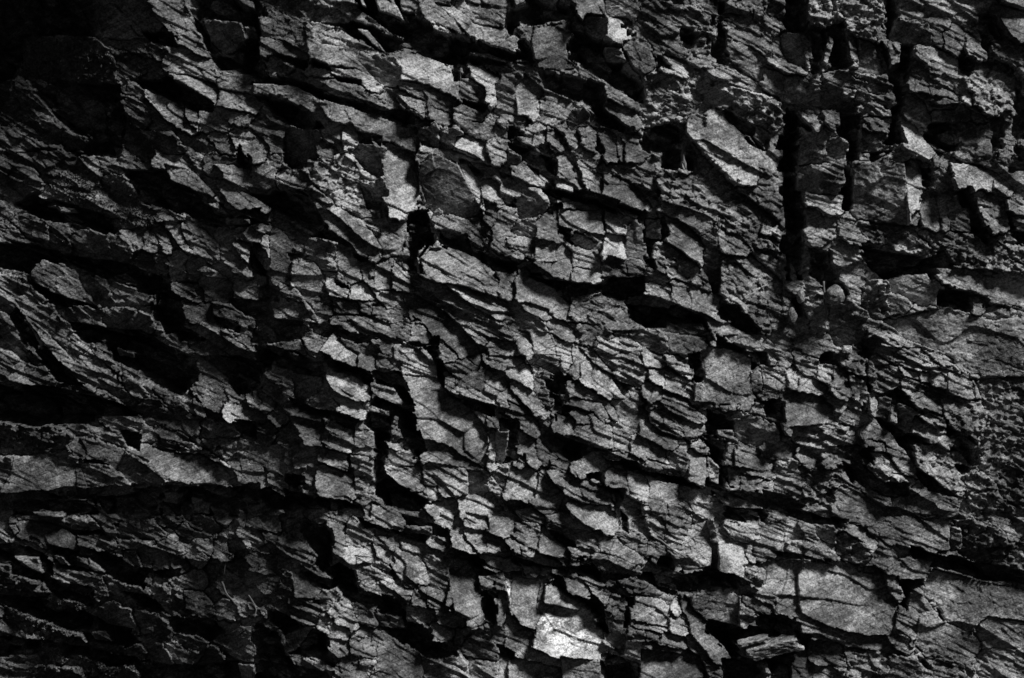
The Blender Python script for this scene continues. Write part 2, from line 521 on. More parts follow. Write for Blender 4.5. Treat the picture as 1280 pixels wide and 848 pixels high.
2 14: 280,290 350,270 420,330 350,340 280,330
2.4 18: 580,220 680,250 730,310 720,330 620,290 585,260
2 14: 570,335 660,360 660,380 580,360
3 8: 20,290 80,340 60,360 0,330 0,280
3 10: 70,380 100,360 130,390 100,410
2 8: 20,440 70,440 50,520 20,510
2.6 16: 175,340 260,390 330,400 340,520 270,500 220,410
2.8 18: 340,400 480,460 480,560 400,540 340,510 360,450
2.2 6: 500,440 530,430 580,470 580,575 490,560
1.6 10: 480,580 580,600 580,660 480,640
2 14: 0,560 200,560 300,590 300,650 190,650 0,620
2.4 12: 190,550 300,570 300,640 200,640
2.6 16: 320,550 440,570 450,670 320,610
2.5 16: 320,620 450,670 460,800 320,740 300,670
2.2 12: 80,690 130,720 140,780 90,750
0 -25: 140,660 250,680 250,740 200,750 140,700
2.2 12: 260,640 300,660 280,770 260,750
2 8: 690,390 710,400 700,520 670,510
3 14: 650,515 710,520 700,550 660,530
2.6 16: 650,640 790,640 830,740 720,710 660,670
2 12: 680,560 760,590 780,630 660,630
2.3 10: 750,185 920,210 960,300 1060,370 1150,450 1140,600 1060,580 940,500 850,460 800,300
2.2 12: 870,530 950,540 1100,640 1040,650 860,610
2.3 14: 870,620 1040,650 1060,760 950,770 860,720
1 -14: 1060,660 1140,690 1130,770 1070,760
2.2 10: 860,740 900,740 910,800 850,790
2.4 14: 930,20 1000,60 980,100 920,90
2.2 12: 1000,0 1120,50 1100,110 1010,60
1.9 14: 980,130 1050,110 1090,160 1000,230
1.9 16: 1020,220 1080,170 1150,190 1140,270 1020,240
2.5 18: 990,250 1130,260 1210,290 1190,325 1000,280
2.4 14: 1150,210 1220,230 1210,280 1150,260
3 10: 1140,80 1280,90 1280,130 1200,120
2.4 8: 1220,270 1280,290 1280,340 1210,310
2.3 14: 940,170 990,190 980,240 950,230
2 18: 1060,350 1150,380 1140,420 1060,400
2.2 18: 1160,385 1230,410 1220,440 1160,425
0 -25: 1230,390 1280,380 1280,600 1200,620 1220,480
2.4 8: 1180,460 1210,470 1190,640 1170,600
1 0: 1200,470 1260,470 1240,600 1200,600
2 10: 1190,680 1280,630 1280,750 1210,750
2.5 12: 1040,790 1160,790 1200,848 1040,848
2.2 8: 0,270 20,300 20,330 0,310
2.4 8: 1160,10 1280,20 1280,80 1180,70
2 10: 550,780 620,800 650,848 580,840
@640,424
0 -55: 450,600 620,610 660,660 860,690 900,720 980,760 780,720 600,680 500,640
0 -45: 940,40 960,160 1000,190 920,250 880,200 860,60
0 -50: 950,330 1100,400 1090,540 1080,700 1080,760 980,740 990,580 930,470
0 -45: 1000,0 1060,10 1200,60 1280,60 1280,130 1190,160 1190,80 1000,40
0 -35: 170,180 270,180 300,220 260,290 240,330 310,350 310,470 240,460 220,360 190,320
0 -40: 200,460 320,510 480,560 400,570 300,620 180,520
0 -35: 360,655 440,670 430,740 580,740 540,848 500,800 460,740 360,690
0 -30: 480,190 620,240 560,290 500,230
0 -35: 1000,760 1280,770 1280,848 1130,810 1000,790
2.8 14: 30,0 80,0 100,70 40,60
2 14: 110,10 200,0 230,70 120,75
2.4 16: 210,10 280,40 295,110 260,140 230,110
1.5 8: 120,80 230,85 230,130 130,120
2 12: 300,50 340,60 340,170 310,180
2.6 16: 340,60 480,190 560,290 440,270 370,240 350,150
2.8 16: 300,230 400,260 500,340 515,415 470,400 300,290
1.9 16: 300,295 440,320 500,410 380,360 300,320
2.2 12: 310,350 400,370 420,410 320,420
2.0 22: 320,425 495,440 495,545 320,490
2 14: 500,410 600,470 590,550 510,545
2.8 14: 600,480 700,530 790,620 780,660 690,600 600,560
1.8 8: 510,310 620,320 640,450 560,420
3.2 12: 635,340 680,440 700,500 650,470
3 16: 690,460 780,500 790,530 700,500
2.6 14: 480,550 640,600 640,615 500,585
2.6 16: 680,595 780,630 770,675 690,630
2.4 12: 230,380 310,410 300,490 240,470
2 12: 245,280 270,280 265,310 245,305
2.5 12: 320,640 390,605 460,620 430,660 340,670
2.8 14: 500,670 570,680 575,740 500,735
2.2 10: 580,680 700,720 660,790 590,740
2.2 8: 690,700 800,740 830,848 700,848
3 10: 0,150 60,150 100,230 40,190
2.5 12: 20,230 100,280 160,370 100,350 40,270
1.8 8: 110,220 180,260 170,320 140,290
2.8 10: 0,310 80,360 110,470 60,440 20,380
2.6 10: 30,450 100,520 120,620 60,560
2 8: 130,540 190,600 180,620 130,580
2.6 12 flake: 190,600 320,720 480,770 500,848 380,830 240,720
2.2 12: 140,700 230,760 190,830 120,800
2.2 8: 0,640 120,700 110,780 0,760
3.4 14: 690,150 760,160 750,220 720,220
3.2 14: 670,230 730,240 730,280 690,275
3 12 flake: 780,80 900,150 900,190 800,110
3 10 flake: 770,170 870,230 900,290 780,240
2.8 10 flake: 770,280 860,310 940,410 860,380 780,320
2.4 10 flake: 340,20 460,130 500,160 440,140 380,80
2.2 8 flake: 420,0 620,60 660,150 640,210 540,180 480,100
2.6 10: 660,80 740,100 740,140 670,130
1.6 12: 620,0 780,10 770,50 700,30
1.8 16: 780,0 960,0 960,45 790,45
2.2 18: 1060,0 1210,10 1210,50 1120,20
2.4 16: 955,60 1050,60 1060,180 1000,190 960,140
1.9 14: 1060,80 1190,90 1190,190 1160,320 1060,320 900,310 1000,210 1070,180
1.8 14: 1190,180 1280,130 1280,260 1190,230
2.6 10: 720,380 790,410 770,420 720,400
2.4 10 flake: 760,390 860,430 840,460 760,440
2.6 8: 800,400 930,440 930,500 880,470
2.4 8: 930,490 990,570 960,570 930,540
2.6 10: 900,575 970,590 960,700 900,670
1.8 8: 980,590 1030,640 1030,720 990,700
1.6 8: 790,590 870,600 860,660 800,650
2.4 16: 1090,545 1110,545 1110,640 1090,640
2.6 14: 1120,545 1280,580 1280,640 1220,650 1120,620
2.6 16: 1150,640 1280,670 1280,700 1160,670
2.2 14: 1090,645 1130,660 1130,730 1090,725
2.4 16: 1150,680 1210,700 1205,755 1150,750
2.2 12: 1220,690 1280,710 1280,760 1220,740
2.4 10: 1090,790 1180,810 1280,840 1280,848 1100,830
1.4 4: 1130,390 1280,450 1280,530 1120,480
2 6: 1030,460 1100,460 1100,510 1040,500
@960,424
0 -45: 250,60 360,60 370,140 260,130
0 -40: 440,0 570,0 520,100 500,380 480,220 490,120
0 -40: 510,370 700,460 840,520 800,540 720,530 740,640 660,540 580,450
0 -45: 870,390 980,460 1060,560 1070,640 990,700 930,600 950,500 870,450
0 -45: 370,600 540,700 730,720 700,800 500,780 400,700
0 -40: 480,520 540,540 540,640 440,560
0 -30: 730,640 920,760 960,790 800,770 740,690
0 -35: 1110,400 1170,410 1200,510 1120,510
0 -35: 640,230 680,260 740,350 850,380 780,390 700,340 560,270
0 -25: 1120,190 1165,170 1130,290 1110,260
0 -35: 0,740 60,770 200,830 150,848 0,848
0 -30: 0,300 90,310 90,420 0,400
2 8: 170,20 290,10 290,60 180,60
1.8 8: 420,60 480,110 480,150 430,150
2.2 10: 160,80 230,120 230,160 180,140
2 12: 0,140 90,140 90,200 40,260 0,270
3 16: 95,150 160,190 150,230 100,200
2.8 16: 160,200 260,240 250,265 160,240
2.6 12: 340,165 385,190 385,265 345,250
1.8 8: 420,190 480,250 490,320 450,280
2.4 10: 260,140 310,150 300,190 265,180
2.6 20: 95,290 250,300 290,350 300,420 200,450 100,450
2.3 10: 310,450 400,470 390,510 320,490
2.2 4 flake: 100,440 300,430 440,520 300,560 160,490
2.4 4 rough: 300,540 440,540 470,620 360,600 300,620
2.4 10: 500,460 600,470 660,550 600,530 500,490
2.8 16: 510,500 580,520 580,545 510,530
2.6 14: 590,540 680,590 740,690 680,670 620,600
2.7 14: 540,590 600,580 640,660 580,670 540,640
2.4 12: 620,670 720,690 720,720 640,700
2.8 8: 740,710 750,780 720,820
2 6 flake: 520,100 640,140 660,230 560,250 510,220
2.8 14: 660,130 740,170 740,190 680,170
2.6 14: 770,165 800,170 795,215 765,205
2.4 10 flake: 660,200 860,240 860,360 760,330 680,260
2.4 12 flake: 780,360 850,390 850,420 790,390
2.6 14: 830,190 880,210 870,240 820,230
2.2 8 flake: 560,50 760,60 820,160 640,120
2.6 6 flake: 760,0 860,60 960,80 900,110 800,60
2 4: 820,0 1060,0 1000,50 880,50
2.2 4: 1000,60 1280,60 1280,130 1100,190 1000,130
2.4 10: 910,200 1000,210 1040,260 1030,300 930,270
2.2 8: 1030,190 1110,200 1120,300 1040,320
2 6 rough: 870,300 1060,310 1100,400 1020,480 900,380
1.6 4 rough: 1130,300 1280,280 1280,400 1200,380
3 16: 525,280 560,290 560,350 530,350
2.8 16: 610,310 645,310 635,410 605,390
1.8 8: 560,300 610,310 600,390 550,360
1.2 6: 650,330 720,380 700,430 650,420
2.8 14: 730,390 770,440 830,470 830,510 760,480
2.2 12: 850,480 930,500 910,540 850,510
2.4 8 rough: 730,530 850,540 920,600 960,720 930,770 860,720 760,620
2 4 rough: 1060,520 1280,540 1280,760 1200,700 1090,640
1.8 6 rough: 1000,680 1120,720 1180,848 1060,848
2.2 6 rough: 160,650 340,700 320,800 200,760
1.6 6: 40,620 140,640 150,760 40,760
2.2 4: 320,740 500,800 560,848 360,848
2 8: 490,740 580,790 600,820 520,790
1.8 4: 640,800 760,780 900,800 900,848 640,848
2.8 10: 170,560 230,610 200,640 170,600
2 6: 0,520 100,560 80,600 0,590
@0,636
0 -40: 340,95 500,110 540,130 385,140
0 -45: 380,185 540,200 620,240 700,290 880,300 920,300 900,350 740,330 720,420 780,460 850,520 760,530 640,440 560,400 540,340 380,300 260,290 230,180 300,180
0 -40: 0,180 60,170 140,180 260,260 260,360 480,410 500,500 300,460 180,360 0,270
0 -45: 0,430 200,440 480,540 660,600 720,670 640,700 440,680 220,560 0,480
0 -45: 0,620 200,640 400,690 640,740 860,780 1060,780 1280,760 1280,848 700,848 500,760 200,720 0,760
0 -40: 840,540 1080,560 1140,620 1060,680 1000,640 860,620
0 -35: 560,50 610,80 620,120 580,140
1.8 20: 90,50 220,70 330,100 380,150 380,200 300,170 200,150 100,110
1.7 16: 80,30 220,40 330,80 480,100 500,110 340,95 220,70
1.4 12: 320,60 480,80 520,100 560,130 500,105
1.8 18: 385,150 480,135 560,140 590,180 540,170 480,190 390,180
1.6 10: 490,0 560,60 590,130 540,130 510,90
1.4 8: 590,90 760,80 800,130 790,150 600,140
1.6 16: 600,150 770,160 770,240 740,280 710,270 680,220 620,230
1.5 18: 620,210 680,210 710,280 640,260
1.8 18: 770,180 850,170 890,220 770,215
1.4 14: 770,220 840,225 860,290 780,280
2.4 20: 840,225 880,220 910,290 870,290
1.4 14: 260,230 310,240 350,280 300,270
1.2 10: 390,240 450,260 440,300 390,280
1.8 16: 450,250 520,310 480,310 450,290
1.6 12: 70,240 190,250 210,320 150,290
1 6: 0,280 50,290 60,380 0,370
1.2 6 rough: 0,370 180,380 220,400 60,420
1.3 10: 550,350 600,370 600,410 570,400
1.6 14: 600,370 700,390 730,425 610,410
1.3 12: 490,540 560,500 640,530 680,600 560,575
1.2 6: 680,530 800,570 840,620 700,590
1.3 10: 460,620 520,610 560,660 480,650
1.2 6 rough: 60,510 150,530 220,590 400,620 420,650 300,620 180,600 60,550
1.2 8: 640,700 700,710 700,730 640,725
1.6 10: 705,760 760,775 770,790 720,780
1.3 10: 790,700 840,720 860,770 800,760
1.4 10: 850,690 920,690 1000,730 960,770 880,750
1.3 6: 900,650 1000,660 1010,700 930,690
1.3 8: 1000,770 1060,710 1090,740 1060,770
1.3 6 rough: 480,800 660,790 700,830 600,848 480,848
1 6 rough: 200,810 380,820 400,848 200,848
1 6 rough: 200,690 280,700 310,740 240,740
1.2 6 rough: 780,410 900,420 960,500 900,530 800,450
2 14: 930,420 980,430 1040,500 1040,530 980,500 930,510
1.6 8: 890,350 1000,340 1000,380 890,380
1.8 14: 1005,150 1075,150 1075,210 1005,205
2 18: 1078,155 1145,165 1140,225 1078,220
1.2 8: 1150,160 1210,165 1200,210 1150,205
1.8 10: 960,210 1010,230 1000,270 960,240
1.8 10: 820,0 870,20 885,65 820,60
1.4 6: 900,100 1050,130 1040,140 940,120
1.6 8: 990,40 1060,50 1060,100 990,90
2 10: 1060,10 1140,20 1130,50 1080,40
2.2 10: 1200,20 1240,40 1240,90 1210,80
2.6 12: 1230,90 1280,120 1280,180 1220,160
2.2 10: 1120,340 1190,370 1180,420 1120,390
2.4 8: 1180,420 1280,400 1280,500 1200,500
1.8 10: 1110,480 1170,500 1160,550 1110,530
1.8 8: 1120,570 1180,590 1180,610 1130,600
1 4: 1200,780 1260,790 1260,840 1210,830
@320,636
0 -45: 220,60 380,90 390,200 360,280 420,260 500,300 540,400 680,440 760,480 760,640 660,560 590,480 480,470 380,420 310,400 240,320 300,240 220,140
0 -50: 730,480 760,560 890,590 890,650 1000,670 1020,740 860,760 760,700 620,600 640,560
0 -45: 980,190 1150,250 1200,320 1190,400 1100,380 1110,310 970,260
0 -35: 1110,400 1210,410 1210,580 1150,570
0 -45: 60,500 160,520 260,590 360,610 380,720 400,800 300,760 140,720 140,620 60,560
0 -50: 0,560 120,620 140,720 200,800 400,820 380,848 0,848
0 -35: 490,30 580,70 760,110 870,130 860,180 740,140 600,100 540,110
0 -30: 680,20 920,70 980,100 980,140 880,130 740,80
2.4 18: 585,0 690,20 740,60 740,105 640,85 582,65
2 16: 750,90 870,90 870,125 750,115
2.6 14: 875,130 940,150 940,180 880,160
2 12: 270,20 340,40 300,40
2.2 12: 380,60 430,80 440,200 400,180 390,110
1.6 8: 480,80 570,120 540,180 450,190
2.3 12: 445,195 550,200 560,230 480,240
2.2 10: 600,110 640,160 680,250 640,230
2.3 12: 710,240 830,290 860,360 770,360 730,300
1.4 4: 870,260 990,310 990,400 880,370
1.6 10: 540,280 620,280 640,330 600,350 550,340
2 12: 500,240 560,250 640,320 660,360 560,280
1.8 14: 540,365 640,375 670,430 560,400
2.4 14: 710,390 800,400 800,430 720,420
2.6 14: 750,372 810,378 800,398 750,392
2.3 14: 700,430 790,440 770,470 700,450
2.6 16: 800,390 850,410 850,480 780,470
2.8 16: 860,410 920,440 920,495 860,475
2.2 20: 770,490 880,510 875,550 770,535
2.8 14: 905,510 1030,530 1040,550 940,570
3 18: 890,570 960,610 990,640 920,640 888,620
2 10: 990,640 1060,620 1040,650 1000,655
2.8 14: 970,265 1060,270 1100,330 1110,440 1080,500 1090,560 1020,520 970,490 1000,400 970,340
1 12: 970,490 1020,430 1025,510
2 16: 1110,350 1190,330 1170,400 1110,405
2.2 12: 1200,320 1250,320 1240,400 1200,400
3.4 14: 1250,330 1280,330 1280,420 1245,400
2.8 14: 1215,420 1280,430 1280,570 1215,540
3 14: 1140,285 1220,300 1210,315 1145,300
2.4 12: 1150,240 1230,260 1280,300 1240,310 1160,280
3 12: 870,0 980,0 1040,140 1080,205 1000,180 1000,80 930,60
2.4 14: 930,20 990,30 980,75 930,60
2.8 12: 1060,20 1160,50 1160,100 1070,80
2.8 14: 1050,110 1160,130 1240,190 1230,220 1140,190 1060,150
2.6 10: 1170,30 1280,50 1280,130 1180,110
2 14: 1180,610 1280,600 1280,680 1190,660
1.6 10: 1060,640 1160,620 1200,740 1060,740
1.6 8: 1070,750 1200,770 1190,840 1070,820
2.4 8: 1220,740 1280,770 1280,848 1225,848
0 -30: 1200,670 1280,690 1280,770 1220,730
2.2 -10: 620,650 720,680 820,780 840,848 650,848 630,740
1.5 -14: 840,780 980,740 1050,770 1060,848 850,848
1.8 10: 490,470 570,480 600,560 520,530
1.5 6: 600,520 720,540 740,590 640,590
2.2 16: 410,460 470,490 480,580 420,560 400,500
2.4 14: 310,545 350,570 360,615 320,590
2.2 12: 370,590 440,600 430,640 380,640
2.6 14: 380,655 440,680 450,725 400,700
2.2 12: 500,660 580,690 580,730 500,710
2.4 8: 455,750 530,770 560,848 470,848
2 10: 520,760 570,770 560,810 530,800
2.6 18: 185,320 240,350 310,410 300,460 200,430 185,390
1.4 14: 80,430 160,330 185,330 180,430 160,510 70,505
2 16: 10,330 110,330 110,400 50,410 0,380
2.6 12: 0,450 70,455 65,500 0,495
2.2 10 flake: 170,440 300,460 300,560 230,560 170,490
2 12: 320,430 400,400 420,440 340,480
2 12: 0,0 60,20 100,130 60,110 0,80
2 14: 30,110 100,130 110,200 70,180
2.2 16: 120,140 220,200 220,240 150,230 115,190
2.2 10: 0,220 100,260 100,290 0,260
2.2 14: 120,250 210,270 200,305 120,295
2 12: 215,280 300,290 380,350 300,330
2 8: 0,170 60,200 40,210 0,190
2 6: 130,640 150,720 200,700 280,600 240,600
@640,636
0 -40: 190,100 330,140 340,200 280,200 190,150
0 -45: 0,240 210,300 400,270 470,330 600,330 560,360 480,370 360,330 230,310 60,290 0,270
0 -45: 60,185 230,240 230,280 130,230
0 -40: 190,320 260,340 280,410 380,450 420,420 470,480 490,640 430,620 410,540 320,490 200,380
0 -50: 680,230 800,220 800,320 1000,290 1160,340 1150,410 1000,400 860,440 780,450 680,380 600,340 660,290
0 -50: 980,540 1140,580 1280,590 1280,640 1180,660 1100,680 1160,740 1260,780 1280,848 1060,848 1050,700 960,620
0 -45: 1040,0 1280,10 1280,80 1240,90 1060,50
0 -25: 740,620 840,690 800,690 740,660
0 -40: 440,720 640,760 680,848 440,848
0 -25: 120,380 170,380 150,500 115,640 105,640 135,500
2.2 12: 40,20 150,50 130,70 50,50
2 12: 20,70 130,90 130,180 40,160
3.4 14: 0,130 50,180 55,230 20,190
2.4 14: 50,190 210,260 210,285 60,240
2.6 10: 150,100 190,160 280,220 270,250 140,190
2 20: 200,75 330,105 335,125 250,115 205,95
2.2 16: 190,30 380,90 390,110 200,60
3.2 14: 310,0 480,10 515,80 480,110 400,80 340,40
2.3 18: 340,120 430,120 430,195 335,175
2.2 18: 440,140 620,230 610,260 500,220 435,190
2 14: 570,140 640,160 640,200 580,180
2.4 18: 310,205 390,215 390,265 320,250
0 -10: 330,235 370,240 365,255 335,250
2.2 20: 400,230 490,240 600,290 600,315 520,300 410,260
2.4 12: 80,305 110,310 110,345 80,335
2.6 14: 230,320 290,370 370,380 390,430 300,420 260,350
2.6 12: 290,300 400,350 470,450 460,465 390,400 360,340 300,320
3.4 12: 0,330 45,340 35,480 0,520
2.4 12: 55,340 165,390 130,560 110,610 40,570 45,420
2.2 8: 0,520 50,580 100,620 60,740 0,680
3 8: 170,390 220,400 330,480 320,500 170,470
4 10: 160,480 300,510 400,550 420,640 430,750 330,740 220,730 120,680 130,580
2.6 16: 95,700 240,750 250,795 90,745
2.6 6: 0,760 100,770 160,790 240,800 230,848 0,848
2 4: 250,740 430,760 430,840 270,848
2.4 10: 620,440 740,470 770,520 770,590 620,560
2.4 14: 620,560 770,590 760,620 620,580
2 14: 490,460 550,470 550,530 490,520
1.4 4: 490,540 570,550 560,700 500,640
0 -30: 570,440 610,440 610,600 575,600
1.3 8: 580,610 660,620 650,770 580,750
3.2 8: 820,460 835,480 830,540 820,540
2.6 12: 800,550 880,540 870,620 800,610
2.6 14: 670,610 740,630 680,655
2.8 16: 760,620 850,650 840,690 740,670
2.5 14: 660,665 730,680 830,700 830,720 660,700
2.6 16: 660,705 940,740 990,848 700,830 650,770
2.2 8: 880,640 960,720 1010,800 1000,848 960,770 900,680
2.4 8: 860,470 900,500 960,620 1060,700 1090,740 1000,740 900,600
2.2 8: 700,180 760,190 720,270 700,260
2 10: 780,130 850,190 830,220 780,180
2.2 10: 680,20 740,80 750,150 720,110
2.2 10: 780,0 860,10 860,130 800,120
2.2 8: 870,140 970,100 1000,240 960,260 880,200
1.2 6: 990,90 1020,100 1040,270 1000,250
2.9 18: 1020,70 1080,150 1165,190 1150,300 1040,270
2.2 12: 1080,90 1220,90 1220,150 1120,150
2.4 12: 1170,200 1210,160 1200,240 1170,230
2.2 14: 1220,160 1280,170 1280,230 1210,225
2.4 12 flake: 1160,290 1280,330 1280,400 1200,350
2 8: 920,460 1000,420 1120,470 1140,560 1020,530 920,490
2.2 16: 1140,480 1190,490 1230,570 1200,580 1140,555
2 10: 1160,470 1280,490 1280,510 1180,490
2 8: 560,360 640,370 800,440 780,460 640,410
0 -25: 500,0 560,30 560,120 520,100
@960,636
0 -55: 710,185 840,220 1060,270 1280,330 1280,390 1060,360 840,290 800,300 720,240
0 -50: 640,340 780,340 800,380 720,420 700,520 640,500 680,440
0 -45: 0,520 60,530 160,570 200,640 160,720 140,760 120,848 0,848
0 -40: 0,20 140,40 240,90 380,100 400,60 300,40 140,0
0 -40: 40,210 180,230 320,260 320,275 180,255 40,240
0 -30: 840,470 880,520 960,590 920,600 860,540
0 -25: 740,720 840,800 820,820 740,760
0 -25: 720,600 745,600 740,680 715,690
2 12: 40,180 160,170 160,200 60,205
2.4 14: 175,160 205,170 205,190 175,190
2 14: 180,200 300,230 310,250 200,235
2.2 10: 150,70 240,140 320,180 260,170 180,120
1.8 6: 0,90 120,60 160,130 60,150 0,150
1.6 6: 260,120 330,110 330,170 280,160
1.4 6 rough: 340,130 480,170 480,240 380,220
2.8 10: 410,115 470,120 520,190 480,170
2.2 4: 560,100 700,60 890,90 890,180 800,190 700,170 600,140
1.4 4: 920,120 960,100 960,170 920,170
1.4 6 rough: 960,60 1180,120 1220,200 1160,260 1000,220
2.4 8: 1160,0 1220,150 1200,160 1150,60
2 4 rough: 1100,200 1280,180 1280,310 1160,280
2 10: 620,320 740,260 810,270 780,350 700,340
2.2 4: 160,300 330,300 540,330 600,420 630,520 620,610 500,620 360,590 220,540 160,480
2.3 6: 170,540 340,560 360,600 580,640 600,700 500,700 320,650 170,620
2.2 4: 0,300 160,300 150,500 60,500 0,440
2.2 4: 220,680 360,680 400,780 260,790
2.4 16: 640,530 720,540 740,600 710,670 630,640
2 14: 635,600 700,640 690,690 610,660
2 4 rough: 380,700 560,720 600,800 420,820
1.8 2: 830,300 1100,380 1280,420 1280,560 1100,520 980,590 900,560 790,370
0 -12: 870,440 930,460 910,480 880,465
0 -12: 1000,460 1035,470 1030,500 1005,490
2 4: 760,580 900,570 1000,640 1060,700 960,740 800,700 750,650
1.8 4: 1080,720 1200,700 1280,760 1280,848 1080,820
2 8: 850,790 940,780 950,830 860,830
1.8 6: 620,760 730,780 730,848 620,840
2.2 8: 120,770 210,790 210,848 120,840
2.2 6: 240,790 320,790 320,848 230,848
2 8: 620,340 660,400 670,440 620,420
1.8 2: 1060,540 1280,560 1280,700 1100,680
#full
2.9 10 pale: 484,183 498,185 512,200 521,225 522,245 516,262 500,267 488,261 482,250 491,240 484,225 479,205
1.5 12 smooth: 527,206 545,196 572,209 590,245 601,268 580,271 555,262 535,250 526,230
1.9 26 grainy: 1067,209 1090,206 1129,207 1132,250 1130,273 1098,275 1071,272 1068,245
2.9 26 smooth: 1130,207 1147,205 1148,240 1141,262 1133,273
1.8 14 bedded: 0,345 30,357 72,398 112,436 120,476 105,470 60,432 27,388 0,356
1.7 14 bedded: 28,389 62,418 96,452 112,440 140,462 168,506 158,506 130,484 100,476 66,440
2.5 12 smooth: 507,470 545,474 562,498 590,515 607,538 605,575 585,570 555,550 533,540 520,505
2.2 2 grainy: 1000,712 1042,710 1096,720 1110,742 1118,768 1114,790 1085,792 1050,784 1015,772 1000,756
2.0 2 grainy: 1168,712 1236,732 1290,742 1290,778 1235,768 1205,784 1186,776 1158,730
2.4 14 smooth: 700,262 750,264 753,294 722,286 701,282
2.0 3 grainy: 1112,400 1150,392 1182,386 1240,402 1290,394 1290,470 1228,468 1182,440 1135,424
2.0 2 rough: 1218,476 1290,472 1290,640 1250,612 1226,562 1236,520
2.0 10 grainy: 878,440 905,438 938,448 936,476 933,505 900,502 868,500 884,470
1.8 10 smooth: 20,572 56,570 92,577 94,614 56,611 14,598
2.0 14 smooth: 22,650 55,652 84,661 95,676 95,687 70,681 28,665
2.6 12 smooth: 641,720 680,731 676,758 668,783 652,778 640,762
2.7 12 smooth: 563,702 585,704 596,725 599,748 592,777 570,762 564,730
2.5 12 grainy: 804,812 875,822 886,848 892,880 800,880
2.5 20 smooth: 390,250 415,262 445,282 476,310 466,322 440,305 414,287
2.5 20 bedded: 529,328 540,312 562,313 582,318 610,334 622,350 617,368 590,360 550,350 534,346
2.4 6 smooth: 505,372 540,384 580,414 600,440 576,445 545,415 515,392
2.4 10 smooth: 338,300 350,296 364,330 366,356 340,345
2.1 12 smooth: 367,328 392,328 404,345 405,358 366,357
2.3 8 grainy: 165,566 205,565 250,570 292,590 298,607 260,603 212,600
2.2 16 smooth: 668,36 702,32 714,45 706,55 708,86 674,84 666,58
2.3 14 bedded: 913,17 940,25 962,44 962,72 936,56 910,45
'''

# ---------------------------------------------------------------- build settings
STEP = 1.08
DEEP = 1.7
PROUD = 0.5
GROW = 9
ALB = 0.195
# ---------------------------------------------------------------- grid
def axis(lo, a, b, hi, step):
    core = np.arange(a, b + step, step)
    left, x, s = [], a, step
    while x > lo:
        s = min(s * 1.09, 14.0); x -= s; left.append(x)
    right, x, s = [], core[-1], step
    while x < hi:
        s = min(s * 1.09, 14.0); x += s; right.append(x)
    return np.array(left[::-1] + list(core) + right)
GX = axis(-640, -14, 1294, 1920, STEP)
GY = axis(-520, -14, 862, 1500, STEP)
NX, NY = len(GX), len(GY)
X, Y = np.meshgrid(GX, GY)
X = X.astype(np.float64); Y = Y.astype(np.float64)

# ---------------------------------------------------------------- noise
def hsh(i, j, seed):
    n = (i.astype(np.int64) * 374761393 + j.astype(np.int64) * 668265263 + seed * 974634757) & 0x7fffffff
    n = ((n ^ (n >> 13)) * 1274126177) & 0x7fffffff
    n = ((n ^ (n >> 16)) * 1103515245 + 12345) & 0x7fffffff
    return ((n >> 7) & 0xffff) / 65535.0
def vnoise(x, y, seed):
    i = np.floor(x); j = np.floor(y); fx = x - i; fy = y - j
    fx = fx * fx * (3 - 2 * fx); fy = fy * fy * (3 - 2 * fy)
    a = hsh(i, j, seed); b = hsh(i + 1, j, seed); c = hsh(i, j + 1, seed); d = hsh(i + 1, j + 1, seed)
    return ((a * (1 - fx) + b * fx) * (1 - fy) + (c * (1 - fx) + d * fx) * fy) * 2 - 1
def fbm(x, y, seed, octv=3):
    r = 0.0; a = 0.5
    for k in range(octv):
        r = r + a * vnoise(x * 2 ** k, y * 2 ** k, seed + k * 17); a *= 0.5
    return r
def cells(x, y, seed, power=2.0, jit=0.9):
    """cellular pattern: ids, offsets from the cell's heart, and F2-F1"""
    i0 = np.floor(x); j0 = np.floor(y)
    f1 = np.full(x.shape, 1e9); f2 = np.full(x.shape, 1e9)
    ci = np.zeros_like(x); cj = np.zeros_like(x); ox = np.zeros_like(x); oy = np.zeros_like(x)
    for di in (-1, 0, 1):
        for dj in (-1, 0, 1):
            i = i0 + di; j = j0 + dj
            dx = x - (i + 0.5 + jit * (hsh(i, j, seed) - 0.5))
            dy = y - (j + 0.5 + jit * (hsh(i, j, seed + 1) - 0.5))
            d = np.abs(dx) ** power + np.abs(dy) ** power
            m = d < f1
            f2 = np.where(m, f1, np.minimum(f2, d))
            f1 = np.where(m, d, f1)
            ci = np.where(m, i, ci); cj = np.where(m, j, cj); ox = np.where(m, dx, ox); oy = np.where(m, dy, oy)
    return ci, cj, ox, oy, f2 ** (1 / power) - f1 ** (1 / power)
def facets(u, v, su, sv, seed, amp, tilt, saw=0.0, power=2.0):
    ci, cj, ox, oy, e = cells(u / su, v / sv, seed, power)
    h = (hsh(ci, cj, seed + 5) * 2 - 1) * amp
    h = h + (hsh(ci, cj, seed + 6) * 2 - 1) * tilt * ox * su + ((hsh(ci, cj, seed + 7) * 2 - 1) * tilt + saw) * oy * sv
    return h, e

